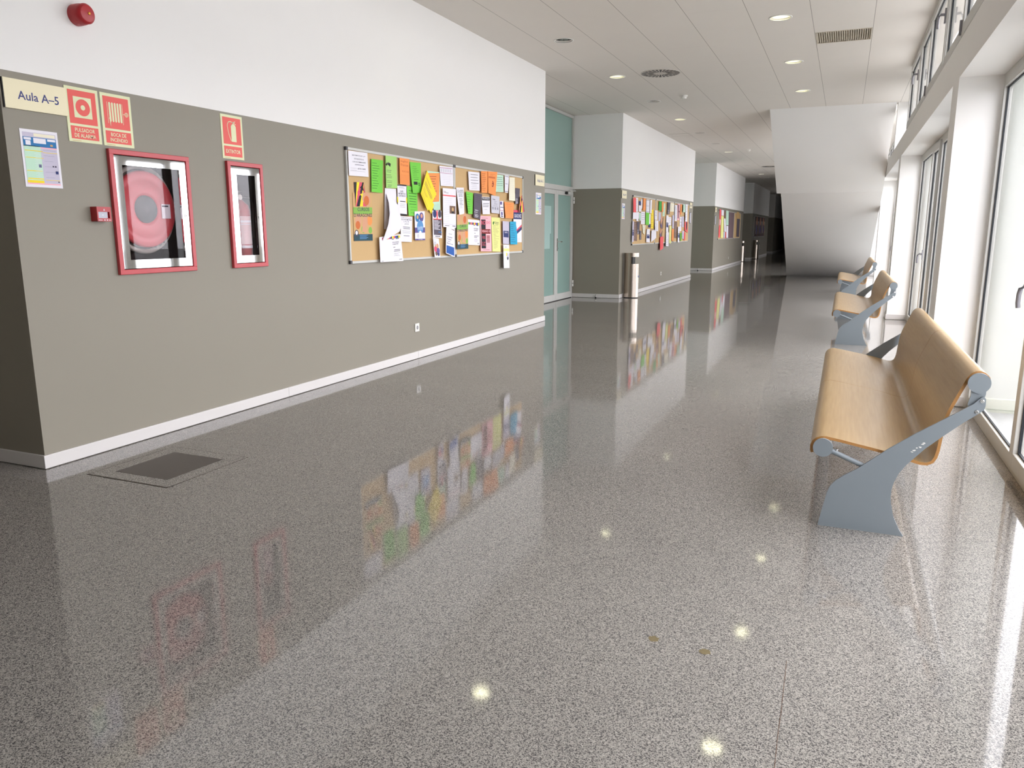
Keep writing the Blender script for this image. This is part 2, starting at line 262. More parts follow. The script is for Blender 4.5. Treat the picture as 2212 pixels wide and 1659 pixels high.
# paper outlines in wall metres (y, z): lower left, lower right, upper right, upper left
PAPERS = [
 ([5.822,1.505,5.999,1.512,5.968,1.717,5.812,1.712],'pink','stripes',0.004,'flyer with red, yellow and black diagonal stripes at left of the nearest board','flyer',1),
 ([5.78,1.208,6.075,1.208,6.09,1.631,5.787,1.622],'tan','cursos',0.002,"tan CURSOS D'ARAGONES poster at the left end of the nearest board",'poster',1),
 ([5.723,1.761,6.026,1.767,6.022,1.973,5.726,1.968],'white','mates',0.004,'white sheet headed MATEMATICAS in the top left corner of the nearest cork board','notice',1),
 ([6.06,1.64,6.254,1.638,6.292,1.931,6.082,1.929],'green','left7',0.02,'bright green notice beside the white MATEMATICAS sheet','notice',1),
 ([6.295,1.686,6.501,1.692,6.511,1.981,6.308,1.977],'lime','logo',0.012,'pale lime green notice with black logo between green and orange notices','notice',1),
 ([6.551,1.734,6.735,1.733,6.743,1.979,6.556,1.977],'orange','ingles',0.004,'orange notice headed Ingles Frances near the top edge of the nearest board','notice',1),
 ([6.704,1.442,6.888,1.441,6.905,1.721,6.687,1.725],'green','mid6',0.012,'green notice tucked under another green notice, left of the tilted yellow sheet','notice',1),
 ([6.781,1.662,6.967,1.669,6.981,1.962,6.75,1.953],'green','blackbox',0.022,'green notice with small black rectangle printed in its lower half','notice',1),
 ([6.259,1.31,6.51,1.31,6.494,1.686,6.295,1.685],'white','plain',0.004,'white sheet half hidden behind the big curled poster','notice',1),
 ([6.504,1.443,6.675,1.437,6.685,1.73,6.508,1.727],'white','black',0.012,'white sheet held by yellow tape under the orange Ingles notice','notice',1),
 ([7.22,1.499,7.365,1.517,7.37,1.897,7.089,1.894],'mint','tabs',0.004,'mint green sheet with tear-off tabs, mostly covered by an orange one','notice',1),
 ([7.164,1.586,7.337,1.598,7.365,1.888,7.107,1.873],'orange','left6',0.01,'orange sheet lying over the mint tear-off notice, right of the yellow sheet','notice',1),
 ([7.087,1.519,7.159,1.469,7.229,1.561,7.165,1.616],'yellow','plain',0.01,'small yellow strip hanging below the tilted yellow sheet','notice',1),
 ([6.902,1.661,7.051,1.492,7.258,1.669,7.054,1.894],'yellow','diag',0.018,'yellow sheet tilted into a diamond on the nearest cork board','notice',1),
 ([7.375,1.761,7.661,1.768,7.661,1.97,7.352,1.962],'white','pinkform',0.004,'white form with magenta lines beside the joint of the nearest two boards','notice',1),
 ([7.389,1.337,7.69,1.328,7.704,1.741,7.395,1.74],'white','uz',0.004,'tall white bulletin with red bar and small dark photo at the board joint','notice',1),
 ([6.538,1.194,6.745,1.187,6.77,1.43,6.543,1.435],'white','econ',0.004,'white sheet headed ECONOMETRIA on the nearest cork board','notice',1),
 ([6.809,1.203,7.014,1.203,7.022,1.492,6.814,1.485],'white','circle',0.004,'white flyer with large blue circle and purple band','flyer',1),
 ([7.178,1.23,7.381,1.219,7.379,1.506,7.18,1.503],'white','darkblk',0.004,'flyer with red top and charcoal text block under the mint tear-off tabs','flyer',1),
 ([7.186,1.024,7.314,1.023,7.29,1.215,7.158,1.23],'white','people',0.006,'narrow photo flyer at the bottom edge of the nearest board','flyer',1),
 ([7.417,1.06,7.639,1.013,7.661,1.328,7.453,1.337],'white','bluebot',0.016,'white leaflet with solid blue lower part hanging at the board joint','leaflet',1),
 ([6.141,1.011,6.554,1.009,6.521,1.266,6.14,1.238],'white','band',0.008,'large white poster with coloured band whose upper part curls down, first board','poster',1),
 ([7.71,1.098,7.987,1.098,7.99,1.486,7.711,1.47],'tan','cursos',0.002,"second CURSOS D'ARAGONES poster, just right of the board joint",'poster',1),
 ([7.768,1.471,7.907,1.479,7.916,1.768,7.716,1.759],'white','econ2',0.02,'narrow white notice with heavy title just right of the board joint','notice',1),
 ([7.998,1.486,8.124,1.483,8.154,1.72,7.957,1.73],'green','left4',0.014,'bright green notice left of the charcoal sheet','notice',1),
 ([8.135,1.446,8.324,1.428,8.394,1.717,8.167,1.723],'charcoal','dtext',0.016,'charcoal sheet with white lettering on the second cork board','notice',1),
 ([8.389,1.488,8.602,1.492,8.613,1.693,8.375,1.687],'white','trabajo',0.01,'white sheet with black TRABAJO heading','notice',1),
 ([8.046,1.747,8.325,1.754,8.33,1.958,8.027,1.951],'white','mid4',0.004,'plain white typed sheet alone at the top left of the second cork board','notice',1),
 ([8.351,1.732,8.517,1.736,8.543,1.986,8.343,1.976],'orange','left6',0.004,'orange typed notice partly under a brighter orange notice with horn mark','notice',1),
 ([8.52,1.736,8.742,1.713,8.809,1.996,8.53,1.985],'orange','horn',0.014,'bright orange notice with dark red horn mark on the second cork board','notice',1),
 ([8.756,1.761,9.018,1.769,9.019,1.97,8.773,1.965],'mint','mid5',0.004,'mint green notice at top of the second board','notice',1),
 ([9.026,1.766,9.13,1.763,9.169,1.971,9.028,1.974],'white','bars',0.004,'slim white sheet with three thin bars right of the mint notice','notice',1),
 ([9.159,1.675,9.379,1.673,9.379,1.965,9.19,1.958],'cream','thin',0.018,'long cream notice hanging beside the slim white sheet','notice',1),
 ([9.389,1.632,9.531,1.643,9.553,1.837,9.398,1.837],'charcoal','dtext',0.002,'small black flyer at the right end of the second cork board','flyer',1),
 ([8.634,1.51,8.88,1.503,8.896,1.711,8.637,1.714],'grey','trim',0.012,'pale grey notice next to the TRABAJO sheet','notice',1),
 ([8.899,1.462,9.024,1.454,9.011,1.661,8.896,1.657],'white','strip',0.008,'slim white and purple strip between the pale grey and orange notices','leaflet',1),
 ([9.048,1.452,9.311,1.453,9.357,1.649,9.026,1.652],'orange','faint',0.02,'faded orange notice on the right of the second cork board','notice',1),
 ([9.326,1.151,9.614,1.148,9.613,1.56,9.336,1.56],'white','guia',0.004,'white leaflet with navy heading block behind the turquoise card','leaflet',1),
 ([9.468,1.527,9.678,1.544,9.602,1.753,9.515,1.726],'pink','stripes',0.01,'striped red, yellow and black flyer at the right end of the second board','flyer',1),
 ([8.992,1.136,9.193,1.127,9.197,1.412,8.986,1.417],'lilac','card',0.004,'lilac grey flyer with dark photo left of the turquoise card','flyer',1),
 ([9.193,1.129,9.446,1.121,9.461,1.413,9.203,1.413],'blue','left5',0.022,'turquoise blue card at lower right of the second cork board','notice',1),
 ([7.933,1.141,8.317,1.129,8.323,1.417,7.934,1.428],'white','band',0.006,"white poster with coloured band right of the second CURSOS D'ARAGONES poster",'poster',1),
 ([8.334,1.061,8.649,1.051,8.642,1.471,8.33,1.468],'pink','noverano',0.006,'tall pink poster with black column and VERANO lettering','poster',1),
 ([8.663,1.05,8.918,1.041,8.908,1.455,8.642,1.458],'paleyellow','bells',0.006,'tall pale yellow notice beside the pink poster','notice',1),
 ([8.975,0.835,9.17,0.829,9.171,1.121,8.972,1.128],'white','hang',0.012,'white leaflet hanging below the bottom edge of the second cork board','leaflet',1),
 ([15.487,1.664,15.741,1.665,15.738,1.951,15.485,1.946],'red','plain',0.022,'red sheet at the top left corner of the middle-distance board row','notice',2),
 ([15.772,1.682,15.968,1.686,15.949,1.963,15.747,1.959],'white','left6',0.004,'white typed sheet right of the red corner sheet','notice',2),
 ([16.0,1.82,16.202,1.822,16.209,1.898,16.006,1.907],'navy','plain',0.004,'small navy and white picture above a folded white flyer, middle row','flyer',2),
 ([16.194,1.755,16.313,1.758,16.329,1.95,16.168,1.948],'white','bars',0.004,'narrow white sheet left of the orange sheet, top of middle row','notice',2),
 ([16.335,1.726,16.562,1.728,16.563,1.975,16.336,1.97],'orange','faint',0.004,'dull orange sheet along the top of the middle board row','notice',2),
 ([16.64,1.68,16.967,1.683,16.963,1.965,16.637,1.957],'white','bars',0.006,'white form with navy outline at the top of the middle row','notice',2),
 ([16.987,1.675,17.156,1.675,17.187,1.963,17.001,1.958],'white','plain',0.012,'blank white strip next to the navy outlined form','notice',2),
 ([15.487,1.53,15.987,1.537,15.985,1.678,15.487,1.66],'white','thin',0.004,'white sheet with blue ribbons below the red corner sheet','notice',2),
 ([15.984,1.69,16.22,1.692,16.221,1.811,15.985,1.812],'white','plain',0.006,'folded white flyer under the navy picture','flyer',2),
 ([15.811,1.495,15.992,1.497,15.973,1.647,15.792,1.651],'white','left4',0.004,'small white slip above the brown poster','notice',2),
 ([16.058,1.506,16.176,1.507,16.172,1.667,16.027,1.664],'mint','thin',0.004,'pale green slip, middle row left board','notice',2),
 ([16.185,1.435,16.55,1.434,16.532,1.694,16.186,1.691],'white','mid4',0.004,'white sheet with dotted right margin, middle row left board','notice',2),
 ([16.568,1.43,16.914,1.42,16.93,1.682,16.586,1.683],'green','left4',0.016,'bright green sheet in the middle of the left board, middle row','notice',2),
 ([16.949,1.433,17.137,1.426,17.128,1.657,16.953,1.658],'white','thin',0.004,'slim white sheet between green and yellow-green sheets','notice',2),
 ([17.159,1.354,17.437,1.347,17.392,1.756,17.143,1.758],'yellow','left5',0.006,'tall yellow-green strip on the left board of the middle row','notice',2),
 ([16.92,1.374,17.127,1.367,17.134,1.443,16.928,1.45],'navy','plain',0.008,'small navy square under the slim white sheet','card',2),
 ([17.464,1.544,17.742,1.543,17.728,1.751,17.432,1.748],'white','mid5',0.004,'white typed sheet just right of the yellow-green strip','notice',2),
 ([15.633,1.104,15.944,1.092,15.879,1.48,15.635,1.481],'brown','thin',0.004,'tall brown poster at the lower left of the middle row','poster',2),
 ([15.477,1.082,15.62,1.08,15.603,1.489,15.492,1.491],'lilac','card',0.004,'narrow blue and grey leaflet at the left edge of the middle row','leaflet',2),
 ([15.926,1.232,16.111,1.227,16.145,1.487,15.894,1.488],'charcoal','dtext',0.006,'charcoal sheet right of the tall brown poster','notice',2),
 ([16.381,1.258,16.563,1.217,16.659,1.419,16.342,1.42],'cream','mid4',0.012,'cream sheet with folded lower corner, middle row','notice',2),
 ([16.153,1.114,16.297,1.113,16.289,1.299,16.151,1.307],'charcoal','dtext',0.004,'small black leaflet low on the left board of the middle row','leaflet',2),
 ([16.674,1.059,17.062,1.046,17.056,1.337,16.742,1.341],'white','card',0.02,'white leaflet with purple picture low on the left board, middle row','leaflet',2),
 ([17.098,1.054,17.626,1.143,17.637,1.326,17.136,1.308],'white','thin',0.02,'crumpled white sheet slanting near the middle row joint','notice',2),
 ([17.483,1.299,17.823,1.291,17.805,1.527,17.447,1.531],'white','left4',0.006,'white sheet with dark text beside the board joint, middle row','notice',2),
 ([17.839,1.754,18.136,1.752,18.141,1.963,17.861,1.962],'darkgreen','plain',0.006,'dark green sheet at the top of the centre board, middle row','notice',2),
 ([18.172,1.735,18.35,1.734,18.354,1.957,18.151,1.955],'orange','faint',0.004,'orange slip touching the dark green sheet','notice',2),
 ([18.345,1.641,18.562,1.635,18.596,1.934,18.38,1.931],'mint','left5',0.004,'pale green slip on the centre board of the middle row','notice',2),
 ([17.917,1.524,18.154,1.522,18.163,1.717,17.902,1.716],'lilac','thin',0.004,'pale lilac slip below the dark green sheet','notice',2),
 ([18.096,1.371,18.437,1.363,18.436,1.615,18.106,1.557],'brown','photo',0.01,'brown photo flyer in the centre of the middle row','flyer',2),
 ([17.821,1.168,18.047,1.166,18.013,1.494,17.767,1.5],'tan','thin',0.002,'faded tan poster near the joint of the middle row boards','poster',2),
 ([18.066,1.175,18.343,1.164,18.382,1.309,18.087,1.3],'brown','photo',0.006,'second brown photo flyer just above the hanging red sheet','flyer',2),
 ([18.017,0.85,18.411,0.891,18.471,1.168,18.048,1.162],'red','plain',0.03,'red sheet hanging below the middle board row','notice',2),
 ([18.772,1.694,19.022,1.689,19.105,1.973,18.767,1.966],'charcoal','dtext',0.008,'grey black flyer at the top of the centre board, middle row','flyer',2),
 ([19.123,1.761,19.594,1.767,19.578,1.965,19.131,1.96],'cream','left4',0.004,'cream pair of slips at the top of the right board, middle row','notice',2),
 ([19.672,1.544,19.958,1.543,19.927,1.937,19.633,1.933],'white','left7',0.004,'tall white notice left of the pink strip','notice',2),
 ([19.952,1.572,20.247,1.566,20.299,1.973,19.96,1.967],'pink','dkcol',0.01,'pink strip with black lettering on the right board, middle row','notice',2),
 ([20.329,1.714,20.512,1.708,20.544,1.971,20.315,1.968],'orange','faint',0.004,'orange slip right of the pink strip','notice',2),
 ([20.682,1.781,20.98,1.777,20.989,1.979,20.692,1.975],'mint','left3',0.004,'mint slip near the top right of the middle row','notice',2),
 ([21.033,1.545,21.341,1.538,21.318,1.997,21.014,1.99],'white','left5',0.006,'long white strip at the right end of the middle row','notice',2),
 ([18.694,1.272,18.989,1.253,18.959,1.66,18.689,1.665],'white','card',0.008,'tall white banner leaflet with red logo, centre of middle row','leaflet',2),
 ([19.001,1.435,19.35,1.428,19.359,1.625,18.988,1.624],'white','mid3',0.004,'small white typed sheet right of the banner leaflet','notice',2),
 ([19.447,1.367,19.651,1.358,19.636,1.677,19.42,1.678],'lilac','thin',0.004,'slim pale lilac notice, right board of middle row','notice',2),
 ([19.771,1.126,20.097,1.114,20.088,1.525,19.739,1.526],'brown','thin',0.004,'brown ruled poster low on the right board, middle row','poster',2),
 ([20.443,1.3,20.656,1.29,20.656,1.656,20.419,1.657],'white','mid3',0.006,'white slip under the orange slip at right of middle row','notice',2),
 ([20.712,1.401,20.985,1.392,20.977,1.671,20.679,1.671],'lilac','thin',0.004,'lilac typed slip next to the long white strip','notice',2),
 ([21.058,1.311,21.523,1.249,21.541,1.535,21.062,1.535],'red','blob',0.022,'red sheet at the right end of the middle board row','notice',2),
 ([21.031,1.065,21.23,1.042,21.27,1.239,21.061,1.301],'red','plain',0.014,'red lower strip beneath the right-end red sheet','notice',2),
 ([18.687,0.941,19.026,0.931,19.056,1.263,18.674,1.259],'white','left3',0.016,'white leaflet hanging over the bottom edge of the centre board, middle row','leaflet',2),
 ([19.081,1.005,19.316,0.992,19.329,1.413,19.05,1.416],'paleyellow','thin',0.006,'pale yellow strip beside the hanging white leaflet','notice',2),
 ([19.373,1.063,19.615,1.051,19.63,1.343,19.375,1.347],'orange','faint',0.006,'bright orange strip low on the middle row','notice',2),
 ([20.117,1.015,20.351,1.002,20.343,1.404,20.112,1.408],'white','card',0.01,'slim white leaflet with navy print, bottom of middle row','leaflet',2),
 ([20.471,1.051,20.631,1.039,20.64,1.245,20.454,1.251],'green','plain',0.01,'small green slip at the bottom right of the middle row','notice',2),
 ([20.752,1.098,20.999,1.086,21.007,1.295,20.761,1.3],'lilac','thin',0.004,'small lilac slip at the bottom right of the middle row','notice',2),
 ([27.257,1.694,27.607,1.692,27.585,2.017,27.212,2.018],'red','plain',0.004,'red sheet in the top left corner of the third board row','notice',3),
 ([27.679,1.821,28.234,1.821,28.215,2.005,27.635,2.008],'white','thin',0.004,'white sheet right of the red corner sheet, third board row','notice',3),
 ([27.238,1.086,27.589,1.076,27.587,1.483,27.26,1.487],'red','plain',0.004,'red sheet low at the left edge of the third board row','notice',3),
 ([27.301,1.501,27.582,1.496,27.611,1.678,27.284,1.681],'pink','plain',0.004,'pink slip between the two red sheets of the third board row','notice',3),
 ([27.806,1.064,28.366,1.06,28.243,1.797,27.662,1.8],'paleyellow','plain',0.004,'long pale yellow strip in the third board row','notice',3),
 ([28.411,1.744,28.739,1.742,28.718,2.0,28.364,2.005],'brown','thin',0.004,'brown slip near the top of the third board row','notice',3),
 ([28.534,1.279,29.048,1.268,28.721,1.724,28.318,1.729],'white','thin',0.006,'white strip in the middle of the third board row','notice',3),
 ([28.416,1.06,28.82,1.057,28.794,1.262,28.389,1.269],'lilac','plain',0.004,'lilac slip at the bottom of the third board row','notice',3),
 ([28.906,1.505,29.563,1.503,29.444,2.01,28.764,2.011],'mint','thin',0.004,'mint sheet beside the dark board of the third row','notice',3),
 ([29.13,1.054,29.633,1.05,29.546,1.477,29.018,1.481],'white','thin',0.005,'white sheet under the mint one, third board row','notice',3),
 ([28.878,1.038,29.139,1.029,29.107,1.251,28.846,1.258],'red','plain',0.006,'small red slip at the bottom of the third board row','notice',3),
 ([31.773,1.787,32.524,1.798,32.549,2.026,31.695,2.035],'tan','plain',0.004,'tan poster at the right of the third board row','poster',3),
 ([32.025,1.071,32.823,1.066,32.828,1.771,31.966,1.77],'charcoal','plain',0.004,'black poster at the right of the third board row','poster',3),
 ([39.138,1.166,40.412,1.162,40.246,1.758,39.021,1.763],'white','photo',0.002,'leftmost of three picture posters on the far dark board','poster',3),
 ([40.845,1.175,42.071,1.172,41.955,1.766,40.678,1.772],'lilac','photo',0.002,'middle one of three picture posters on the far dark board','poster',3),
 ([42.482,1.191,43.692,1.188,43.527,1.773,42.316,1.78],'cream','photo',0.002,'rightmost of three picture posters on the far dark board','poster',3),
]
# ================================================================== the setting
struct(MB().box(-6.2, 1.0, Y0, Y1, -.2, 0, M_FLOOR).build('floor'), 'polished grey terrazzo floor')
struct(MB().box(-6.2, XR+.33, Y0, Y1, H, H+.25, M_CEIL).build('ceiling'), 'off-white panel ceiling')
struct(MB().box(.97, 40, -30, 70, -.25, -.02, M_GROUND).build('ground'), 'pale paving outside the windows')
# left wall: projecting blocks with recesses between, white above a taupe band; shallow niches for the two cabinets
CAB = [(3.372, 3.922, 1.062, 1.738), (4.318, 4.622, 1.062, 1.744)]
def block(y0, y1, holes=()):
    b = MB(); xb = XL-.24 if holes else XL
    b.box(-5.4, xb, y0, y1, 0, DADO, M_DADO); b.box(-5.4, XL, y0, y1, DADO, H, M_WHITE)
    if holes:
        ys = [y0]
        for h in holes: ys += [h[0], h[1]]
        ys.append(y1)
        for i in range(len(ys)-1):
            if i % 2 == 0: b.box(xb, XL, ys[i], ys[i+1], 0, DADO, M_DADO)
            else:
                h = holes[i//2]; b.box(xb, XL, ys[i], ys[i+1], 0, h[2], M_DADO); b.box(xb, XL, ys[i], ys[i+1], h[3], DADO, M_DADO)
    return b
for k, (a, b_) in enumerate(LW): struct(block(a, b_, CAB if k == 0 else ()).build('wall_left'), 'left wall block, white over taupe')
rec = [(-3.0, 2.757), (10.555, 14.68), (22.35, 26.3), (34.15, 37.7), (45.8, 49.7), (57.5, Y1)]
bk = MB()
for a, b_ in rec: bk.box(-5.6, -5.25, a, b_, 0, H, M_DADO)
bk.box(-5.6, XL, Y0, -3.0, 0, DADO, M_DADO).box(-5.6, XL, Y0, -3.0, DADO, H, M_WHITE)
for a, b_ in rec:                                            # back of each recess beside the glazed door
    if a in (-3.0, 57.5): bk.box(-5.25, XB, a, b_, 0, DADO, M_DADO).box(-5.25, XB, a, b_, DADO, H, M_WHITE)
    else: bk.box(-5.25, XB, a, b_-1.98, 0, DADO, M_DADO).box(-5.25, XB, a, b_-1.98, DADO, H, M_WHITE)
struct(bk.build('wall_left_back'), 'back of the door recesses')
e = MB(); e.box(-5.6, XR+.33, Y1-.2, Y1, 0, DADO, M_DADO).box(-5.6, XR+.33, Y1-.2, Y1, DADO, H, M_WHITE); struct(e.build('wall_far'), 'far end wall')
e = MB(); e.box(-5.6, XR+.33, Y0, Y0+.2, 0, DADO, M_DADO).box(-5.6, XR+.33, Y0, Y0+.2, DADO, H, M_WHITE); struct(e.build('wall_near'), 'wall behind the camera')
# skirting
def skirt(a, b_, face0=True, face1=True):
    m = MB(); t = .014; g = .0025; yy = a
    while yy < b_ - .05:                                     # lengths with fine joints, as in the photo
        y2 = min(yy+2.05, b_); m.box(XL, XL+t, yy+(g/2 if yy > a else -t), y2-g/2 if y2 < b_ else y2+t, .004, .078, M_BASE); yy = y2
    m.box(XB, XL, a-t, a, .004, .078, M_BASE); m.box(XB, XL, b_, b_+t, .004, .078, M_BASE)
    return m
for a, b_ in LW: struct(skirt(a, b_).build('baseboard_left', bevel=.002), 'pale skirting of the left wall')
# right side: piers, continuous beam, solid wall beyond
pr = MB()
for a, b_ in PIERS: pr.box(XR, .985, a, b_, 0, 2.345, M_WHITE)
struct(pr.build('wall_right'), 'white piers between the window bays')
rs = MB().box(XR, .985, 31.6, 44.4, 0, H, M_WHITE).box(XR, .985, 45.5, Y1, 0, H, M_WHITE).box(XR, .985, 44.4, 45.5, 2.345, H, M_WHITE).box(XR, .985, Y0, .30, 0, H, M_WHITE); struct(rs.build('wall_right_end'), 'solid white wall beyond the windows')
struct(MB().box(XR, .985, .30, 31.6, 2.345, 2.632, M_WHITE).build('trim_1'), 'white beam over the window bays')
pb = MB()
for a, b_ in PIERS: pb.box(XR-.012, XG-.02, a-.012, b_+.012, .004, .078, M_BASE)
struct(pb.build('baseboard_right', bevel=.002), 'pale skirting round the piers')
# outside: render fins that carry on from the piers, with a low plinth
fn = MB()
for a, b_ in PIERS: fn.box(.985, XF, a, b_+.1, -.02, 3.72, M_CONC)
struct(fn.build('wall_outside'), 'pale rendered fins outside between the bays')
pl = MB()
for a, b_ in PIERS: pl.box(.99, XF+.012, a-.012, b_+.112, -.02, .085, M_PLINTH)
struct(pl.build('trim_2'), 'low plinth of the outside fins')
# glazed bays
hnd_n = 0
def handle(parent, x, y, z, s=1):                            # grey espagnolette handle: plate, neck and hooked grip
    m = MB(); m.box(x-.012, x, y-.016, y+.016, z-.06, z+.06, M_GREYH)
    m.tube([(x-.012, y, z+.01), (x-.04, y, z+.012), (x-.054, y+.002, z-.002), (x-.058, y+.006, z-.03), (x-.058, y+.008, z-.075), (x-.054, y+.009, z-.1)], .011, M_GREYH, 8)
    return m.build('handle', parent)
M_GREYH = mat('grey_handle', (140, 138, 144), .4)
def leaf(wd, y0, y1, z0, z1, x, fr, pname='sash', gas=.008, d=.05, op=False):
    """frame ring, black gasket ring and pane, as three parts"""
    m = MB(); g = MB()
    m.box(x-d, x, y0, y0+fr, z0, z1, M_ALU).box(x-d, x, y1-fr, y1, z0, z1, M_ALU).box(x-d, x, y0+fr, y1-fr, z0, z0+fr, M_ALU).box(x-d, x, y0+fr, y1-fr, z1-fr, z1, M_ALU)
    s = m.build(pname, wd, bevel=.003)
    a, b_, c, e_ = y0+fr, y1-fr, z0+fr, z1-fr
    for q in ((a, a+gas, c, e_), (b_-gas, b_, c, e_), (a, b_, c, c+gas), (a, b_, e_-gas, e_)): g.box(x-d*.62, x-d*.40, q[0], q[1], q[2], q[3], M_GASKET)
    g.build('gasket', s)
    MB().box(x-d*.5, x-d*.5+.006, a+gas, b_-gas, c+gas, e_-gas, M_GLASS).build('pane', s)
    return s
for k, (a, b_) in enumerate(BAY):
    wd = empty('window_%d' % (k+1), (0, 0, 0), 'floor-length aluminium glazing of one bay', None, None, 'structure')
    y = b_-.012
    f = MB(); X0, X1 = XG, XG+.055
    f.box(X0, X1, a+.01, b_-.01, 2.295, 2.345, M_ALU).box(X0, X1, a+.01, b_-.01, 0, .05, M_ALU)
    cuts = []
    for kind, w_ in (('f', 1.70), ('l', .82), ('f', 1.70), ('l', .82), ('f', 9)):
        if y - w_ < a+.1: w_ = y-a-.012
        if w_ < .2: break
        if kind == 'f': leaf(wd, y-w_, y, .045, 2.30, XG+.05, .045)
        else:
            s = leaf(wd, y-w_+.01, y-.01, .045, 2.30, XG+.04, .085, 'door_sash', d=.06); handle(s, XG-.02, y-.08, 1.0)
        y -= w_
    f.build('window_frame', wd, bevel=.003)
    portal(XG+.12, a+.02, b_-.02, .02, 2.33)
    if k == 5: continue
    # clerestory above the beam
    z0, z1 = 2.645, H-.015
    cw = empty('window_%d' % (k+11), (0, 0, 0), 'clerestory glazing above the beam', None, None, 'structure')
    if k == 1: ya, yb, xx = a-.17, 12.12, XR
    elif k == 2: ya, yb, xx = 12.14, 18.9, XG
    else: ya, yb, xx = a-.17, b_+.17, XR if k == 0 else XG
    fm = MB().box(xx, xx+.06, ya, yb, z0, z0+.04, M_ALU).box(xx, xx+.06, ya, yb, z1-.03, z1, M_ALU)
    mid = (ya+yb)/2
    for (p, q) in ((mid+.02, yb), (ya, mid-.02)):
        w2 = (q-p)
        s = leaf(cw, p+w2*.45, q, z0+.035, z1-.025, xx+.05, .05, 'vent_sash'); handle(s, xx-.004, p+w2*.45+.03, (z0+z1)/2+.04)
        s = leaf(cw, p, p+w2*.44, z0+.035, z1-.025, xx+.055, .05)
        MB().box(xx-.014, xx+.006, p+.005, p+.035, z0+.02, z0+.12, M_GREYH).build('hinge', s)
    fm.box(xx, xx+.06, mid-.02, mid+.02, z0, z1, M_ALU).build('window_frame', cw, bevel=.003)
    portal(xx+.13, ya+.02, yb-.02, z0, z1)
# head piers at clerestory level where the glazing steps back
hp = MB().box(XR, .985, 12.12, 12.14, 2.632, H, M_WHITE).box(XR+.02, .985, 15.42, 15.6, 2.632, H, M_WHITE); struct(hp.build('wall_right_upper'), 'white return beside the set-back clerestory')
# boxed underside of the stair
s = MB()
def flight(xl0, xl1, xr, ya, za, yb, zb, th):                # sloping slab: soffit from (ya,za) down to (yb,zb)
    V = [(xl0, ya, za), (xr, ya, za), (xr, yb, zb), (xl1, yb, zb)]; W_ = [(x, y, z+th) for x, y, z in V]
    s.add(V+W_, [(0, 1, 2, 3), (7, 6, 5, 4), (0, 4, 5, 1), (1, 5, 6, 2), (2, 6, 7, 3), (3, 7, 4, 0)], M_WHITE)
flight(-1.43, -1.43, .648, 15.33, 3.47, 18.04, 2.09, .42)
flight(-1.345, -1.505, .648, 18.035, 2.098, 24.37, 0, .40)
struct(s.build('trim_3'), 'boxed white underside of a staircase')
# glazed double doors at the back of three recesses
def door(n, y1):
    d = empty('door_%d' % n, (0, 0, 0), 'aluminium double door with frosted green glass and tall transom', None, None, 'structure')
    x = XB; yb = y1-.02; ya = y1-1.98
    f = MB(); f.box(x-.06, x+.03, yb-.05, yb, 0, H-.01, M_ALU).box(x-.06, x+.03, ya, ya+.05, 0, H-.01, M_ALU).box(x-.06, x+.03, ya+.05, yb-.05, 2.04, 2.13, M_ALU).box(x-.06, x+.03, ya+.05, yb-.05, H-.06, H-.01, M_ALU)
    f.build('door_frame', d, bevel=.003)
    MB().box(x-.02, x-.005, ya+.05, yb-.05, 2.13, H-.06, M_FROST).build('transom_glass', d)
    for (p, q, act) in ((yb-.05-.92, yb-.05, 1), (ya+.05, yb-.05-.925, 0)):
        fr = .085; l = MB(); l.box(x-.02, x+.035, p, p+fr, .012, 2.035, M_ALU).box(x-.02, x+.035, q-fr, q, .012, 2.035, M_ALU).box(x-.02, x+.035, p+fr, q-fr, .012, .13, M_ALU).box(x-.02, x+.035, p+fr, q-fr, 1.955, 2.035, M_ALU)
        lo = l.build('door_leaf', d, bevel=.003)
        g = MB().box(x, x+.012, p+fr, q-fr, .13, 1.955, M_FROST)
        if not act and n == 1: g.box(x+.012, x+.0135, p+fr+.02, q-fr-.14, 1.25, 1.74, M_FROSTB); g.box(x+.012, x+.0135, p+fr+.10, q-fr-.2, .98, 1.25, M_FROSTB)  # two paler patches laid over the glass of the first door
        g.build('glass', lo)
        if act:
            h = MB(); h.box(x+.035, x+.043, p+.02, p+.055, .93, 1.16, M_CHROME); h.tube([(x+.043, p+.037, 1.1), (x+.085, p+.037, 1.1), (x+.09, p+.05, 1.1), (x+.09, p+.17, 1.1)], .009, M_CHROME, 8); h.cyl((x+.043, p+.037, .98), (1, 0, 0), .013, .012, M_CHROME, 12)
            h.build('handle', lo)
            c = MB(); c.box(x+.035, x+.085, q-.42, q-.16, 1.975, 2.03, M_ALU); c.cyl((x+.06, q-.47, 2.0), (0, 1, 0), .026, .05, M_BLACK, 14); c.tube([(x+.07, q-.3, 2.045), (x+.13, q-.12, 2.05), (x+.05, q-.02, 2.08)], .011, M_ALU, 8)
            c.build('door_closer', lo)
            for z in (.22, 1.82):
                hg = MB(); hg.cyl((x+.052, q+.012, z), (0, 0, 1), .016, .055, M_WHITEPL, 14).cyl((x+.052, q+.012, z+.065), (0, 0, 1), .016, .055, M_WHITEPL, 14).cyl((x+.052, q+.012, z+.055), (0, 0, 1), .013, .01, M_BLACK, 10)
                hg.build('hinge', lo)
    MB().box(x-.05, x+.03, ya+.05, yb-.05, 0, .012, M_BLACK).build('threshold', d)
for n, y in ((1, 14.68), (2, 26.3), (3, 37.7)): door(n, y)

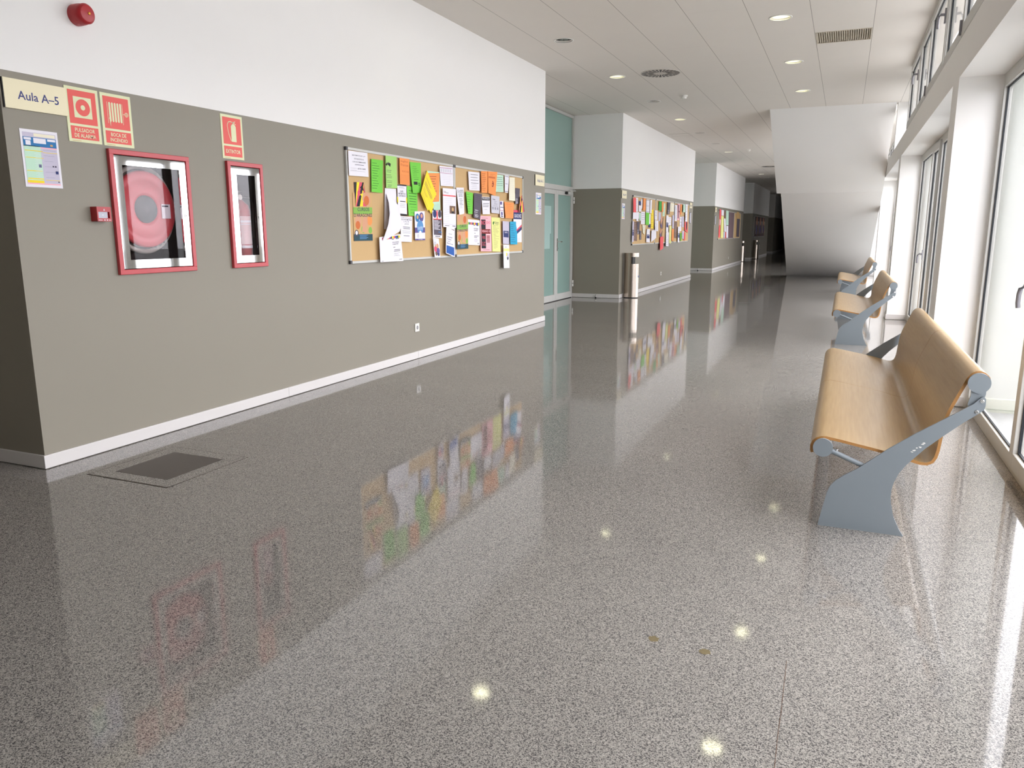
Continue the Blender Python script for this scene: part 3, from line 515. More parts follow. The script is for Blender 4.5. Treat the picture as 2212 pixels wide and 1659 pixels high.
# ================================================================== safety signs, cabinets, alarm
def plate(name, y0, y1, z0, z1, m, label, cat, group=None, t=.006, x=XL):
    b = MB().box(x, x+t, y0, y1, z0, z1, m); return b, x+t+.0006
AULA = [(2.770, 2, 'A–5', 'cream Aula A-5 room sign above the timetable at the near left corner, large in view', 3),
        (10.16, 1, 'A–5', 'cream room sign at the far end of the nearest wall block, beside the glass door', 3),
        (14.70, 1, 'A–4', 'cream room sign above the litter bin at the start of the second wall block', 2),
        (21.78, 1, 'A–4', 'cream room sign at the far end of the second wall block', 2),
        (26.33, 1, 'A–3', 'cream room sign at the near corner of the third wall block', 2)]
for y, _, t, lab, n in AULA:
    b, x = plate('room_sign', y, y+.348, 1.911, 2.058, M_CREAM, lab, 'sign', t=.012)
    b.box(XL+.0, XL+.010, y-.004, y, 1.911, 2.058, M_BLACK)
    if n: wall_text(b, 'Aula '+t, x, y+.070, y+.300, 1.960, 2.003, M_NAVY)
    tag(b.build('room_sign'), lab, 'sign', 'room signs on the left wall')
def safety(y0, z0, label, draw, lines, h=.293, w_=.208):
    b, x = plate('s', y0, y0+w_, z0, z0+h, M_LUM, None, None, t=.003); y1 = y0+w_; z1 = z0+h
    wall_rect(b, x, y0+.017, y1-.017, z0+.098, z1-.017, M_SIGNRED); wall_rect(b, x, y0+.017, y1-.017, z0+.016, z0+.085, M_SIGNRED)
    draw(b, x+.0006, (y0+y1)/2, z0+.187)
    n = len(lines); hh = .021 if n > 1 else .026
    for i, (t, f) in enumerate(lines):
        zc = z0+.0505+(n-1)*.0145-i*.029; wall_text(b, t, x+.0006, (y0+y1)/2-f/2, (y0+y1)/2+f/2, zc-hh/2, zc+hh/2, M_LUM)
    wall_rect(b, x, y0+.02, y0+.075, z0+.005, z0+.008, M_CORK)
    tag(b.build('safety_sign'), label, 'sign', 'fire safety signs')
def d_alarm(b, x, y, z):
    wall_rect(b, x, y-.056, y+.056, z-.056, z+.056, M_LUM); wall_disc(b, x+.0006, y, z, .045, M_SIGNRED); wall_disc(b, x+.0012, y, z, .014, M_LUM)
def d_hose(b, x, y, z):
    for i in range(5):
        yy = y-.052+i*.0185; wall_rect(b, x, yy, yy+.0125, z-.045, z+.052, M_LUM)
        wall_disc(b, x+.0003, yy+.00625, z-.045, .0062, M_LUM, 12); wall_disc(b, x+.0003, yy+.00625, z+.052, .0062, M_LUM, 12)
    wall_rect(b, x, y-.063, y-.0605, z-.06, z+.058, M_LUM); wall_rect(b, x, y+.040, y+.0425, z-.06, z+.058, M_LUM)
    wall_poly(b, x+.0006, [(y-.048, z-.08), (y-.044, z-.03), (y-.054, z-.03)], M_LUM); wall_rect(b, x, y-.0545, y-.0435, z-.036, z-.028, M_LUM)
    wall_rect(b, x, y+.0425, y+.056, z-.0012, z+.0012, M_LUM); wall_disc(b, x, y+.067, z, .0125, M_LUM, 20, .0095); wall_rect(b, x+.0003, y+.057, y+.077, z-.0012, z+.0012, M_LUM); wall_rect(b, x+.0005, y+.0658, y+.0682, z-.01, z+.01, M_LUM)
def d_ext(b, x, y, z):
    wall_poly(b, x, [(y-.01, z-.07), (y+.038, z-.07), (y+.038, z+.03), (y+.030, z+.043), (y+.016, z+.05), (y+.012, z+.05), (y-.002, z+.043), (y-.01, z+.03)], M_LUM)
    wall_rect(b, x, y+.01, y+.017, z+.05, z+.06, M_LUM)
    wall_poly(b, x, [(y+.005, z+.06), (y+.035, z+.068), (y+.036, z+.064), (y+.012, z+.056)], M_LUM); wall_poly(b, x, [(y+.012, z+.057), (y+.04, z+.045), (y+.04, z+.049), (y+.012, z+.062)], M_LUM)
    pts = [(y+.012, z+.057), (y-.01, z+.063), (y-.03, z+.06), (y-.041, z+.045), (y-.043, z+.03), (y-.038, z+.0), (y-.03, z-.03), (y-.014, z-.066)]
    for (a, c), (p, q) in zip(pts, pts[1:]):
        dx, dz = p-a, q-c; l = math.hypot(dx, dz); nx, nz = -dz/l*.0022, dx/l*.0022
        wall_poly(b, x, [(a+nx, c+nz), (a-nx, c-nz), (p-nx, q-nz), (p+nx, q+nz)], M_LUM)
safety(3.116, 1.782, 'red PULSADOR DE ALARMA sign with ring pictogram, touching the Aula A-5 sign', d_alarm, [('PULSADOR', .125), ('DE ALARMA', .135)])
safety(3.338, 1.781, 'red BOCA DE INCENDIO sign with coiled hose pictogram above the hose cabinet', d_hose, [('BOCA DE', .105), ('INCENDIO', .118)])
safety(4.277, 1.787, 'red EXTINTOR sign with extinguisher pictogram above the narrow cabinet', d_ext, [('EXTINTOR', .14)])
def schedule(y0, z0, label, w_=.212, h=.294):
    b, x = plate('s', y0, y0+w_, z0, z0+h, paper('white'), None, None, t=.0025); P = lambda u0, u1, v0, v1, c, e=0: wall_rect(b, x+e, y0+u0*w_, y0+u1*w_, z0+v0*h, z0+v1*h, paper(c))
    P(.06, .94, .05, .95, 'lilac'); P(.06, .5, .08, .72, 'mint', .0004); P(.06, .94, .71, .87, 'dblue', .0004); P(.35, .92, .885, .94, 'cream', .0004)
    for u0, u1, v0, v1 in ((.08, .27, .82, .86), (.12, .25, .73, .81), (.33, .66, .77, .86), (.70, .92, .82, .86)): P(u0, u1, v0, v1, 'white', .0008)
    P(.77, .84, .735, .77, 'tan', .0008); P(.5, .94, .69, .71, 'pink', .0006)
    for u0, u1, v, hh in ((.08, .55, .63, .012), (.55, .94, .615, .008), (.08, .55, .51, .01), (.08, .48, .28, .012), (.08, .5, .14, .018), (.06, .5, .075, .045), (.55, .94, .13, .008)): P(u0, u1, v, v+hh, 'yellow', .0008)
    P(.06, .94, .05, .072, 'pink', .0008)
    for u, v in ((.4, .35), (.84, .25)): P(u, u+.075, v, v+.055, 'navy', .0008)
    for u0, u1, v, hh in ((.77, .81, .37, .025), (.83, .88, .37, .025), (.88, .92, .1, .02)): P(u0, u1, v, v+hh, 'ink', .0008)
    for i in range(22): P(.30 if i % 2 else .34, .48, .60-i*.021, .603-i*.021, 'white', .001); P(.56, .90-.05*(i % 3), .66-i*.024, .662-i*.024, 'navy' if i % 4 == 0 else 'grey', .001)
    tag(b.build('wall_notice'), label, 'notice', 'laminated timetables below the room signs')
schedule(2.834, 1.523, 'laminated timetable sheet with blue header below the nearest Aula A-5 sign')
schedule(10.20, 1.523, 'laminated timetable sheet under the room sign next to the glass door')
schedule(14.76, 1.523, 'laminated timetable sheet over the litter bin at the second wall block')
for y, l in ((21.86, 'slim dark framed notice beyond the middle row of boards'), (26.42, 'slim dark framed notice at the near corner of the third wall block')):
    b = MB().box(XL, XL+.012, y, y+.16, 1.50, 1.80, paper('ink')); b.box(XL+.012, XL+.013, y+.01, y+.15, 1.51, 1.79, paper('grey')); tag(b.build('wall_notice'), l, 'notice', 'slim framed notices')

def cabinet(c, label, nm):
    y0, y1, z0, z1 = c; r = empty(nm, (0, 0, 0), label, 'cabinet', 'fire equipment cabinets'); x = XL
    o = MB(); t = .026; a, b_, e_, f = y0-t, y1+t, z0-t, z1+t
    o.box(x, x+.024, a, b_, e_, z0+.004, M_RED).box(x, x+.024, a, b_, z1-.004, f, M_RED).box(x, x+.024, a, y0+.004, z0, z1, M_RED).box(x, x+.024, y1-.004, b_, z0, z1, M_RED); o.build('frame', r, bevel=.003)
    i = MB(); xb = x-.235
    i.box(xb, xb+.004, y0, y1, z0, z1, M_DARKIN).box(xb, x, y0, y0+.004, z0, z1, M_DARKIN).box(xb, x, y1-.004, y1, z0, z1, M_DARKIN).box(xb, x, y0, y1, z0, z0+.004, M_DARKIN).box(xb, x, y0, y1, z1-.004, z1, M_DARKIN); i.build('liner', r)
    d = MB(); fw = .052; X0, X1 = x+.004, x+.018; p, q, u, v = y0+.008, y1-.008, z0+.008, z1-.008
    for a_, b2, c2, d2 in ((p, p+fw, u, v), (q-fw, q, u, v), (p+fw, q-fw, u, u+fw), (p+fw, q-fw, v-fw, v)): d.box(X0, X1, a_, b2, c2, d2, M_MIRROR)
    dd = d.build('door', r)
    MB().box(X0+.004, X0+.008, p+fw, q-fw, u+fw, v-fw, M_CABGLASS).build('glass', dd)
    l = MB().cyl((X1, q-fw/2, (z0+z1)/2-.01), (1, 0, 0), .009, .004, M_CHROME, 16); l.cyl((X1+.004, q-fw/2, (z0+z1)/2-.01), (1, 0, 0), .0035, .001, M_BLACK, 8); l.build('lock', dd)
    return r
cabinet(CAB[0], 'red framed wall cabinet with polished steel door holding the hose reel', 'fire_hose_cabinet')
cabinet(CAB[1], 'narrow red framed wall cabinet with polished steel door holding the extinguisher', 'extinguisher_cabinet')
# hose reel inside the cabinet
hr = empty('hose_reel', (0, 0, 0), 'red hose reel with grey hub behind the glass of the wider cabinet', 'hose reel')
cx_, cz_ = 3.662, 1.428; xr = XL-.085
MB().lathe((xr, cx_, cz_), (1, 0, 0), [(.0, .0), (.085, .0), (.09, .012), (.105, .014), (.165, .004), (.172, .012), (.225, .014), (.236, .004), (.236, -.008), (.0, -.01)], M_REDREEL, 48).build('disc', hr)
MB().lathe((xr+.001, cx_, cz_), (1, 0, 0), [(0, .022), (.03, .022), (.034, .016), (.082, .014), (.086, 0)], mat('grey_hub', (96, 98, 102), .5), 40).build('hub', hr)
b = MB(); wall_disc(b, xr+.0225, cx_, cz_, .024, M_REDREEL, 24, .012); b.build('hub_ring', hr)
h_ = h = MB(); pth = [(xr-.03, cx_+.241*math.cos(a), cz_+.262*math.sin(a)) for a in [i*math.pi/24 for i in range(48)]]; h.tube(pth, .016, mat('grey_hose', (168, 164, 156), .6), 10, True)
pth = [(xr-.03-.003*i, cx_+.225*math.cos(a), cz_+.225*math.sin(a)) for i, a in enumerate([i*math.pi/12 for i in range(30)])]; h.tube(pth, .015, mat('grey_hose', (0, 0, 0)), 10)
tm = h_
for i, chv in enumerate('Phi19620'):
    a = math.radians(-72+i*8.2); vs, fs = text_mesh(chv); c_, s_ = math.cos(a+math.pi/2), math.sin(a+math.pi/2); R_ = .241
    tm.add([(xr-.0125, cx_+R_*math.cos(a)+c_*(u-.5)*.014-s_*(v-.5)*.018, cz_+(R_+.003)*math.sin(a)+s_*(u-.5)*.014+c_*(v-.5)*.018) for u, v in vs], fs, paper('ink'))
h_.build('hose', hr)
b = MB().box(xr+.0155, xr+.017, cx_+.115, cx_+.185, cz_-.055, cz_+.035, paper('white')); b.box(xr+.017, xr+.0174, cx_+.12, cx_+.17, cz_+.018, cz_+.027, paper('ink')); b.build('label_sheet', hr)
# extinguisher
ex = empty('fire_extinguisher', (4.43, 0, 0), 'red fire extinguisher behind the glass of the narrow cabinet', 'fire extinguisher'); ex.location = (0, 0, 0)
ey, exx = 4.535, XL-.11
MB().lathe((exx, ey, 1.068), (0, 0, 1), [(0, 0), (.062, 0), (.068, .01), (.068, .37), (.058, .41), (.03, .435), (.02, .45), (0, .45)], M_REDDK, 32).build('cylinder', ex)
b = MB(); b.cyl((exx, ey, 1.515), (0, 0, 1), .017, .04, M_BLACK, 14); b.box(exx-.012, exx+.012, ey-.06, ey+.02, 1.55, 1.562, M_BLACK).box(exx-.012, exx+.012, ey-.055, ey+.02, 1.57, 1.58, M_BLACK); b.build('valve', ex)
MB().cyl((exx+.02, ey-.025, 1.535), (1, 0, 0), .02, .012, M_WHITEPL, 18).build('gauge', ex)
MB().tube([(exx, ey+.01, 1.54), (exx+.05, ey+.05, 1.53), (exx+.075, ey+.06, 1.45), (exx+.075, ey+.05, 1.25)], .009, M_BLACK, 8).build('hose', ex)
b = MB(); n = 10
for z0, z1, c in ((1.2, 1.4, 'pink'), (1.355, 1.37, 'white'), (1.34, 1.345, 'white'), (1.17, 1.19, 'white')):
    vs = [(exx+.0688*math.cos(a), ey+.0688*math.sin(a), z) for z in (z0, z1) for a in [-.9+1.6*i/n for i in range(n+1)]]
    if c == 'pink': b.add(vs, [(i, i+1, n+2+i, n+1+i) for i in range(n)], mat('extinguisher_label', (226, 190, 190), .5), True)
    else: b.add([(exx+(v[0]-exx)*1.01, ey+(v[1]-ey)*1.01, v[2]) for v in vs], [(i, i+1, n+2+i, n+1+i) for i in range(n)], paper('white'), True)
b.build('label_sheet', ex)
# call point
cp = empty('alarm_call_point', (0, 0, 0), 'red manual fire alarm call point left of the hose cabinet', 'alarm button')
b = MB(); y0, y1, z0, z1 = 3.203, 3.297, 1.348, 1.430; X = XL+.052; a_, c_, u_, v_ = y0+.008, y1-.012, z0+.018, z1-.028
b.box(XL, X-.012, y0, y1, z0, z1, M_REDDK)
for q in ((y0, y1, v_, z1), (y0, y1, z0, u_), (y0, a_, u_, v_), (c_, y1, u_, v_)): b.box(X-.012, X, q[0], q[1], q[2], q[3], M_REDDK)
wall_poly(b, X+.0005, [(3.245, 1.409), (3.256, 1.409), (3.251, 1.42)], paper('white')); wall_rect(b, X+.0005, 3.21, 3.235, 1.354, 1.357, paper('white')); wall_disc(b, X+.0005, 3.25, 1.356, .004, paper('white'), 12); wall_disc(b, X+.0005, 3.266, 1.356, .004, paper('white'), 12); wall_rect(b, X+.0005, 3.275, 3.291, 1.354, 1.357, paper('white'))
b.build('housing', cp)
b = MB().box(X-.011, X-.005, a_, c_-.01, u_, v_, mat('grey_glass_plate', (176, 178, 190), .25)); wall_disc(b, X-.0045, (a_+c_)/2-.004, (u_+v_)/2, .004, paper('white'), 12); b.build('glass_plate', cp)
# siren
sr = empty('alarm_sounder', (0, 0, 0), 'round red fire alarm sounder high on the white wall', 'alarm sounder')
MB().lathe((XL, 3.243, 2.457), (1, 0, 0), [(.056, 0), (.056, .018), (.055, .045), (.052, .05), (.053, .078), (.047, .082), (.044, .088), (.04, .089), (0, .089)], M_REDDK, 36).build('body', sr)
MB().lathe((XL+.089, 3.252, 2.459), (1, 0, 0), [(.008, 0), (.008, .003), (.004, .004), (0, .002)], mat('brass', (206, 150, 60), .3, .6), 16).build('nozzle', sr)
# sockets
def socket(y, z, label):
    r = empty('wall_socket', (0, 0, 0), label, 'socket', 'wall sockets')
    MB().box(XL, XL+.01, y-.042, y+.042, z-.042, z+.042, M_WHITEPL).build('face_plate', r, bevel=.003)
    b = MB(); wall_disc(b, XL+.0105, y, z, .021, mat('socket_grey', (150, 148, 150), .5), 24); wall_disc(b, XL+.011, y, z+.009, .003, M_BLACK, 8); wall_disc(b, XL+.011, y, z-.009, .003, M_BLACK, 8); b.build('outlet', r)
socket(6.856, .322, 'white wall socket low on the wall under the nearest cork board')
socket(18.43, .30, 'small white wall socket low on the second wall block')
socket(30.2, .30, 'tiny white wall socket low on the third wall block')
for y, l in ((14.66, 'small black and white door stop on the floor left of the litter bin'), (26.28, 'small door stop at the foot of the third wall block')):
    o = MB().cyl((-4.43, y-.03, 0), (0, 0, 1), .016, .03, M_BLACK, 12).cyl((-4.43, y-.03, .03), (0, 0, 1), .016, .02, M_WHITEPL, 12).cyl((-4.43, y-.03, .05), (0, 0, 1), .015, .01, M_BLACK, 12).build('door_stop'); tag(o, l, 'door stop', 'door stops')
# floor hatch
hh = empty('floor_hatch', (0, 0, 0), 'square floor hatch with grey metal centre set in terrazzo near the left wall', 'floor hatch')
b = MB(); a, b_, c, d = -3.68, -3.102, 2.772, 3.368
M_SLOT = mat('dark_joint', (66, 58, 48), .8)
for q in ((a, b_, c, c+.009), (a, b_, d-.004, d), (a, a+.004, c, d), (b_-.004, b_, c, d)): b.box(q[0], q[1], q[2], q[3], .0002, .0012, M_SLOT)
b.build('edging', hh)
MB().box(a+.004, b_-.004, c+.009, d-.004, .0002, .001, M_FLOOR).build('terrazzo_rim', hh)
b = MB().box(a+.10, b_-.098, c+.098, d-.092, .001, .0018, mat('worn_metal_plate', (84, 77, 72), .4, .2, noise=.06, nscale=30)); b.build('metal_plate', hh)

# ================================================================== cork boards
XC = XL+.016
def board(y0, y1, label, dark=False):
    r = empty('notice_board', (0, 0, 0), label, 'notice board', 'cork notice boards'); z0, z1 = 1.012, 1.998
    MB().box(XL, XL+.012, y0+.01, y1-.01, z0+.01, z1-.01, mat('brown_felt', (112, 92, 96), .95, noise=.08, nscale=200) if dark else M_CORK).build('cork_panel', r)
    f = MB(); w_ = .022
    for q in ((y0, y1, z0, z0+w_), (y0, y1, z1-w_, z1), (y0, y0+w_, z0+w_, z1-w_), (y1-w_, y1, z0+w_, z1-w_)): f.box(XL, XL+.02, q[0], q[1], q[2], q[3], M_ALU)
    f.build('frame', r, bevel=.002)
    for y in (y0-.002, y1-.028):
        for z in (z0-.002, z1-.028): MB().box(XL, XL+.023, y, y+.03, z, z+.03, mat('dark_corner_cap', (58, 56, 60), .5)).build('corner_cap', r, bevel=.003)
    return r
board(5.708, 7.715, 'nearest cork board, holding the white MATEMATICAS sheet and green notices')
board(7.719, 9.700, 'second cork board from the camera, holding the pink poster and turquoise card')
board(15.53, 17.58, 'cork board above the litter bin, with red sheet in its corner')
board(17.584, 19.64, 'middle cork board of the row of three beyond the glass door')
board(19.644, 21.70, 'last cork board of the row of three, with red sheet at its far end')
board(27.15, 29.15, 'cork board with red and yellow strips on the third wall block')
board(29.154, 31.15, 'dark brown board on the third wall block', True)
board(31.154, 33.15, 'narrow-looking far cork board beside the second bin')
board(38.55, 43.7, 'far dark board with three picture posters', True)
# ---- papers
def sheet(q, col, style, curl, layer, label, cat, group):
    (ya, za, yb, zb, yc, zc, yd, zd) = q; mb = MB(); over = min(ya, yd)-.03 < 5.708 or any(abs(e-y) < .04 or ya < e < yb for e in (7.717, 9.7, 15.53, 17.58, 19.64, 21.7, 27.15, 29.15, 31.15, 33.15, 38.55, 43.7) for y in (ya, yb)) or min(za, zb) < 1.04 or max(zc, zd) > 1.97
    base = XL+(.0235 if over or 'third board row' in label or 'far dark' in label else .0125)+layer*.0012+(.014 if style == 'diag' else 0)
    H_ = math.dist((ya, za), (yd, zd)); W_ = math.dist((ya, za), (yb, zb))
    fl = random.uniform(-1, 1)
    def P(u, v, e=0.0):
        y = (ya*(1-u)+yb*u)*(1-v)+(yd*(1-u)+yc*u)*v; z = (za*(1-u)+zb*u)*(1-v)+(zd*(1-u)+zc*u)*v
        off = curl*(.40*(1-v)**2 + .40*(1-u) + .06*math.sin(3*v+fl)*(1-v))
        return (base+off+e, y, z)
    n, m = (4, 7) if curl > .005 else (2, 3)
    pm = paper(col)
    def grid(u0, u1, v0, v1, e, mt, nu, nv):
        vs = [P(u0+(u1-u0)*i/nu, v0+(v1-v0)*j/nv, e) for j in range(nv+1) for i in range(nu+1)]
        mb.add(vs, [(j*(nu+1)+i, j*(nu+1)+i+1, (j+1)*(nu+1)+i+1, (j+1)*(nu+1)+i) for j in range(nv) for i in range(nu)], mt, True)
    grid(0, 1, 0, 1, .0004, pm, n, m)
    vs = [P(i/n, j/m, 0) for j in range(m+1) for i in range(n+1)]                       # back face and rim: real sheet thickness
    mb.add(vs, [(j*(n+1)+i, (j+1)*(n+1)+i, (j+1)*(n+1)+i+1, j*(n+1)+i+1) for j in range(m) for i in range(n)], pm, True)
    rim = [(i/n, 0) for i in range(n)]+[(1, j/m) for j in range(m)]+[(1-i/n, 1) for i in range(n)]+[(0, 1-j/m) for j in range(m)]
    vs = [P(u, v, e) for e in (0, .0004) for u, v in rim]; k = len(rim); mb.add(vs, [(i, (i+1) % k, k+(i+1) % k, k+i) for i in range(k)], pm)
    E = .0009
    def R(u0, v0, u1, v1, c, e=E):
        nv = max(1, int((v1-v0)*m+.5)); nu = max(1, int((u1-u0)*n+.5)); grid(u0, u1, v0, v1, e, paper(c), nu, nv)
    def T(u0, v0, u1, v1, t, c, e=E):
        tv, tf = text_mesh(t); mb.add([P(u0+(u1-u0)*a, v0+(v1-v0)*b2, e) for a, b2 in tv], tf, paper(c))
    def C(u, v, r, c, e=E, seg=20):
        ar = W_/max(H_, .01); mb.add([P(u+r*math.cos(2*math.pi*i/seg), v+r*ar*math.sin(2*math.pi*i/seg), e) for i in range(seg)], [tuple(range(seg))], paper(c))
    def poly(pts, c, e=E): mb.add([P(u, v, e) for u, v in pts], [tuple(range(len(pts)))], paper(c))
    def lines(k_, v1=.9, v0=.1, c='ink', h=.018, u0=.1, u1=.75, rag=.25):
        rr = random.Random(k_*7+int(ya*100))
        for i in range(k_):
            v = v1-(v1-v0)*i/max(1, k_-1); R(u0+rr.random()*.06, v-h/2, u1-rr.random()*rag, v+h/2, c)
    dk = dict(green='dkgreen', lime='dkgreen', orange='dkred', yellow='brown', blue='navy', red='dkred', pink='dkred').get(col, 'ink')
    if style[:4] in ('left', 'mid3', 'mid4', 'mid5', 'mid6'):
        k_ = int(style[-1])
        if style[0] == 'l': lines(k_+4, .88, .12, dk, .014, .06, .72, .3)
        else: lines(k_, .85, .4, dk, .022, .15, .9, .1); lines(3, .3, .1, dk, .008, .2, .85, .1)
    elif style == 'plain': pass
    elif style == 'thin': lines(11, .9, .1, 'grey' if col != 'lilac' else 'ink', .006, .12, .85, .2)
    elif style == 'faint': lines(6, .85, .3, dk if col != 'orange' else 'orangebrown', .012, .2, .85, .2)
    elif style == 'mates':
        T(.2, .80, .86, .86, 'MATEMATICAS I y II', 'ink'); T(.3, .67, .78, .725, 'ESTADISTICA II', 'ink'); T(.2, .55, .88, .60, 'CON R-COMMANDER', 'ink'); lines(1, .46, .46, 'ink', .02, .3, .78, .01); T(.45, .28, .86, .335, '657612485', 'ink'); lines(2, .31, .23, 'ink', .005, .05, .42, .05); lines(1, .2, .2, 'ink', .005, .05, .85, .01)
    elif style == 'logo':
        poly([(.0, .72), (.14, .8), (.2, .74), (.08, .68)], 'black'); poly([(.22, .8), (.45, .76), (.40, .66), (.2, .72)], 'black'); lines(2, .55, .5, 'ink', .012, .05, .6); lines(3, .41, .32, 'ink', .008, .05, .65); lines(2, .22, .17, 'ink', .008, .05, .65); lines(2, .09, .04, 'ink', .012, .1, .6)
    elif style == 'ingles':
        T(.12, .83, .85, .92, 'Ingles', 'orangebrown'); T(.12, .70, .88, .79, 'Frances', 'orangebrown'); T(.25, .47, .92, .53, 'RUSO KIA', 'orangebrown'); lines(7, .36, .06, 'orangebrown', .006, .05, .95, .05); R(0, .58, 1, .66, 'orange', E)
    elif style == 'blackbox':
        lines(7, .86, .5, 'dkgreen', .008, .15, .8, .25); lines(1, .44, .44, 'black', .012, .25, .75, .02); R(.2, .27, .6, .37, 'black'); C(.76, .29, .085, 'black'); C(.76, .29, .05, 'green', .0012); lines(2, .78, .7, 'dkgreen', .006, .3, .7)
    elif style == 'black':
        R(0, 0, 1, .06, 'black'); R(0, .965, 1, 1, 'ink'); lines(2, .93, .9, 'ink', .006, .1, .9); T(.3, .76, .62, .82, 'CLASES', 'ink'); T(.12, .69, .9, .74, 'MATEMATICAS', 'ink'); T(.12, .62, .9, .67, 'CONTABILIDAD', 'ink'); R(.25, .45, .85, .475, 'black'); lines(3, .38, .28, 'ink', .006, .2, .85, .1); R(-.06, .42, .06, .6, 'yellow', .0012); R(.92, .42, 1.05, .6, 'yellow', .0012)
    elif style == 'tabs':
        lines(4, .9, .6, 'dkgreen', .012, .2, .8)
        for i in range(1, 5): R(i*.2-.008, 0, i*.2+.008, .16, 'dkgreen')
    elif style == 'diag':
        for i, (a, w2, h2) in enumerate(((.80, .5, .012), (.76, .42, .008), (.64, .78, .018), (.58, .8, .022), (.52, .72, .022), (.40, .2, .012), (.34, .5, .008), (.30, .45, .008), (.26, .4, .008), (.16, .35, .006), (.08, .75, .012))): R(.1, a-h2/2, .1+w2, a+h2/2, 'brown')
    elif style == 'pinkform':
        R(.02, .90, .95, .925, 'magenta'); R(.02, .64, .95, .66, 'magenta')
        for i in range(6): R(.08+i*.14, .70, .16+i*.14, .87, 'grey')
        lines(7, .58, .08, 'grey', .01, .1, .9, .2)
    elif style == 'uz':
        T(.08, .88, .2, .93, 'U', 'dkred'); T(.2, .87, .42, .9, 'Zaragoza', 'ink'); R(.0, .80, .98, .83, 'red'); lines(6, .74, .5, 'grey', .006, .1, .9); lines(9, .46, .1, 'grey', .006, .08, .5, .05)
        R(.5, .36, .95, .56, 'brown'); C(.74, .47, .07, 'tan', .0012); R(.64, .365, .84, .42, 'black', .0012); R(0, .075, 1, .085, 'grey'); lines(1, .04, .04, 'ink', .012, .1, .5, .05); R(.7, .035, .95, .05, 'ink')
    elif style in ('econ', 'econ2'):
        if style == 'econ': T(.08, .93, .9, .955, 'CLASES PARTICULARES', 'ink'); T(.08, .85, .95, .90, 'ECONOMETRIA', 'ink'); T(.28, .76, .7, .82, 'I, II y III', 'ink'); T(.35, .68, .7, .73, 'general', 'ink'); lines(2, .58, .52, 'ink', .02, .2, .85, .1); lines(3, .43, .34, 'ink', .006, .1, .9, .1); lines(1, .24, .24, 'ink', .02, .25, .8, .05); R(.05, .18, .95, .183, 'grey'); lines(3, .15, .05, 'grey', .004, .1, .9)
        else: T(.1, .87, .9, .92, 'CLASES', 'ink'); T(.08, .81, .92, .855, 'CONTABILIDAD', 'ink'); T(.2, .73, .85, .78, 'COSTES Y', 'ink'); T(.22, .66, .8, .71, 'GESTION', 'ink'); lines(5, .58, .36, 'ink', .014, .25, .9, .2); lines(2, .3, .25, 'ink', .006, .2, .9)
    elif style == 'circle':
        C(.26, .78, .2, 'dblue'); C(.66, .8, .22, 'purple'); C(.68, .84, .1, 'skin', .0012); C(.28, .8, .09, 'tan', .0012); R(.0, .26, 1, .44, 'purple'); C(.52, .46, .32, 'sky', .0012); T(.26, .43, .78, .47, 'CLASES', 'white', .0016); T(.26, .37, .78, .41, 'VERANO', 'white', .0016); C(.52, .24, .13, 'white', .0014); lines(3, .18, .1, 'grey', .006, .7, .97, .05); R(0, 0, 1, .05, 'purple'); T(.3, .015, .75, .035, 'ACADEMIA', 'white', .0014); C(.3, .15, .1, 'grey')
    elif style == 'darkblk':
        C(.25, .88, .2, 'navy'); C(.8, .88, .19, 'ink'); R(.44, .7, .58, 1, 'red'); R(.05, .67, 1, .7, 'red'); R(.1, .1, .95, .67, 'charcoal')
        for i in range(8): R(.16, .62-i*.045, .62+.2*((i*5) % 3)/2, .638-i*.045, 'white', .0013)
        R(.6, .2, .97, .23, 'dblue', .0013); lines(1, .05, .05, 'ink', .025, .2, .8, .02)
    elif style == 'people':
        C(.3, .68, .22, 'grey'); C(.66, .6, .2, 'skin'); C(.3, .42, .26, 'pinkred'); C(.7, .35, .28, 'purple'); C(.35, .2, .2, 'brown'); C(.72, .18, .2, 'navy'); C(.3, .6, .1, 'tan', .0012); C(.68, .52, .09, 'tan', .0012); lines(2, .92, .86, 'grey', .01, .15, .9)
    elif style == 'bluebot':
        R(.06, .03, .94, .32, 'royal'); lines(5, .27, .1, 'sky', .01, .15, .8, .2); poly([(.5, .95), (.95, .93), (.9, .9)], 'brown'); T(.15, .62, .7, .67, 'Universidad', 'navy'); T(.15, .54, .62, .585, 'Politica', 'navy'); T(.15, .465, .5, .505, 'Alumno', 'navy'); T(.12, .39, .8, .43, 'Matricula', 'navy'); T(.3, .75, .7, .78, 'Unizar', 'ink')
    elif style == 'band':
        cs = ['pinkred', 'green', 'purple', 'orange', 'magenta', 'navy', 'yellow', 'red', 'royal', 'ink', 'yellow']; t0 = .87 if ya < 7 else .80
        for i, c in enumerate(cs): R(.12+i*.076, t0, .2+i*.076, t0+.09, c)
        R(.56, t0-.03, .66, t0-.005, 'navy', .0012); R(.75, t0-.03, .9, t0-.005, 'ink', .0012)
        T(.58, t0-.17, .88, t0-.12, 'ISTA PODRIAS', 'black'); T(.58, t0-.24, .85, t0-.19, 'A SIGNA PROV', 'black'); lines(1, t0-.33, t0-.33, 'ink', .02, .58, .7, .01); lines(2, t0-.43, t0-.48, 'black', .018, .58, .92, .15); lines(4, t0-.55, t0-.66, 'ink', .006, .58, .95, .15); R(.5, .05, .503, .75, 'grey'); R(.82, .06, .95, .08, 'ink'); R(.05, .03, .14, .045, 'ink')
    elif style == 'dtext':
        lines(4, .9, .66, 'ink', .01, .15, .85); T(.1, .22, .55, .26, 'ENLACE', 'white'); lines(4, .34, .3, 'grey', .008, .1, .7); lines(4, .16, .05, 'white', .012, .12, .75, .25)
        if col == 'charcoal' and H_ < .2: lines(6, .95, .5, 'white', .02, .1, .85, .25)
    elif style == 'trabajo':
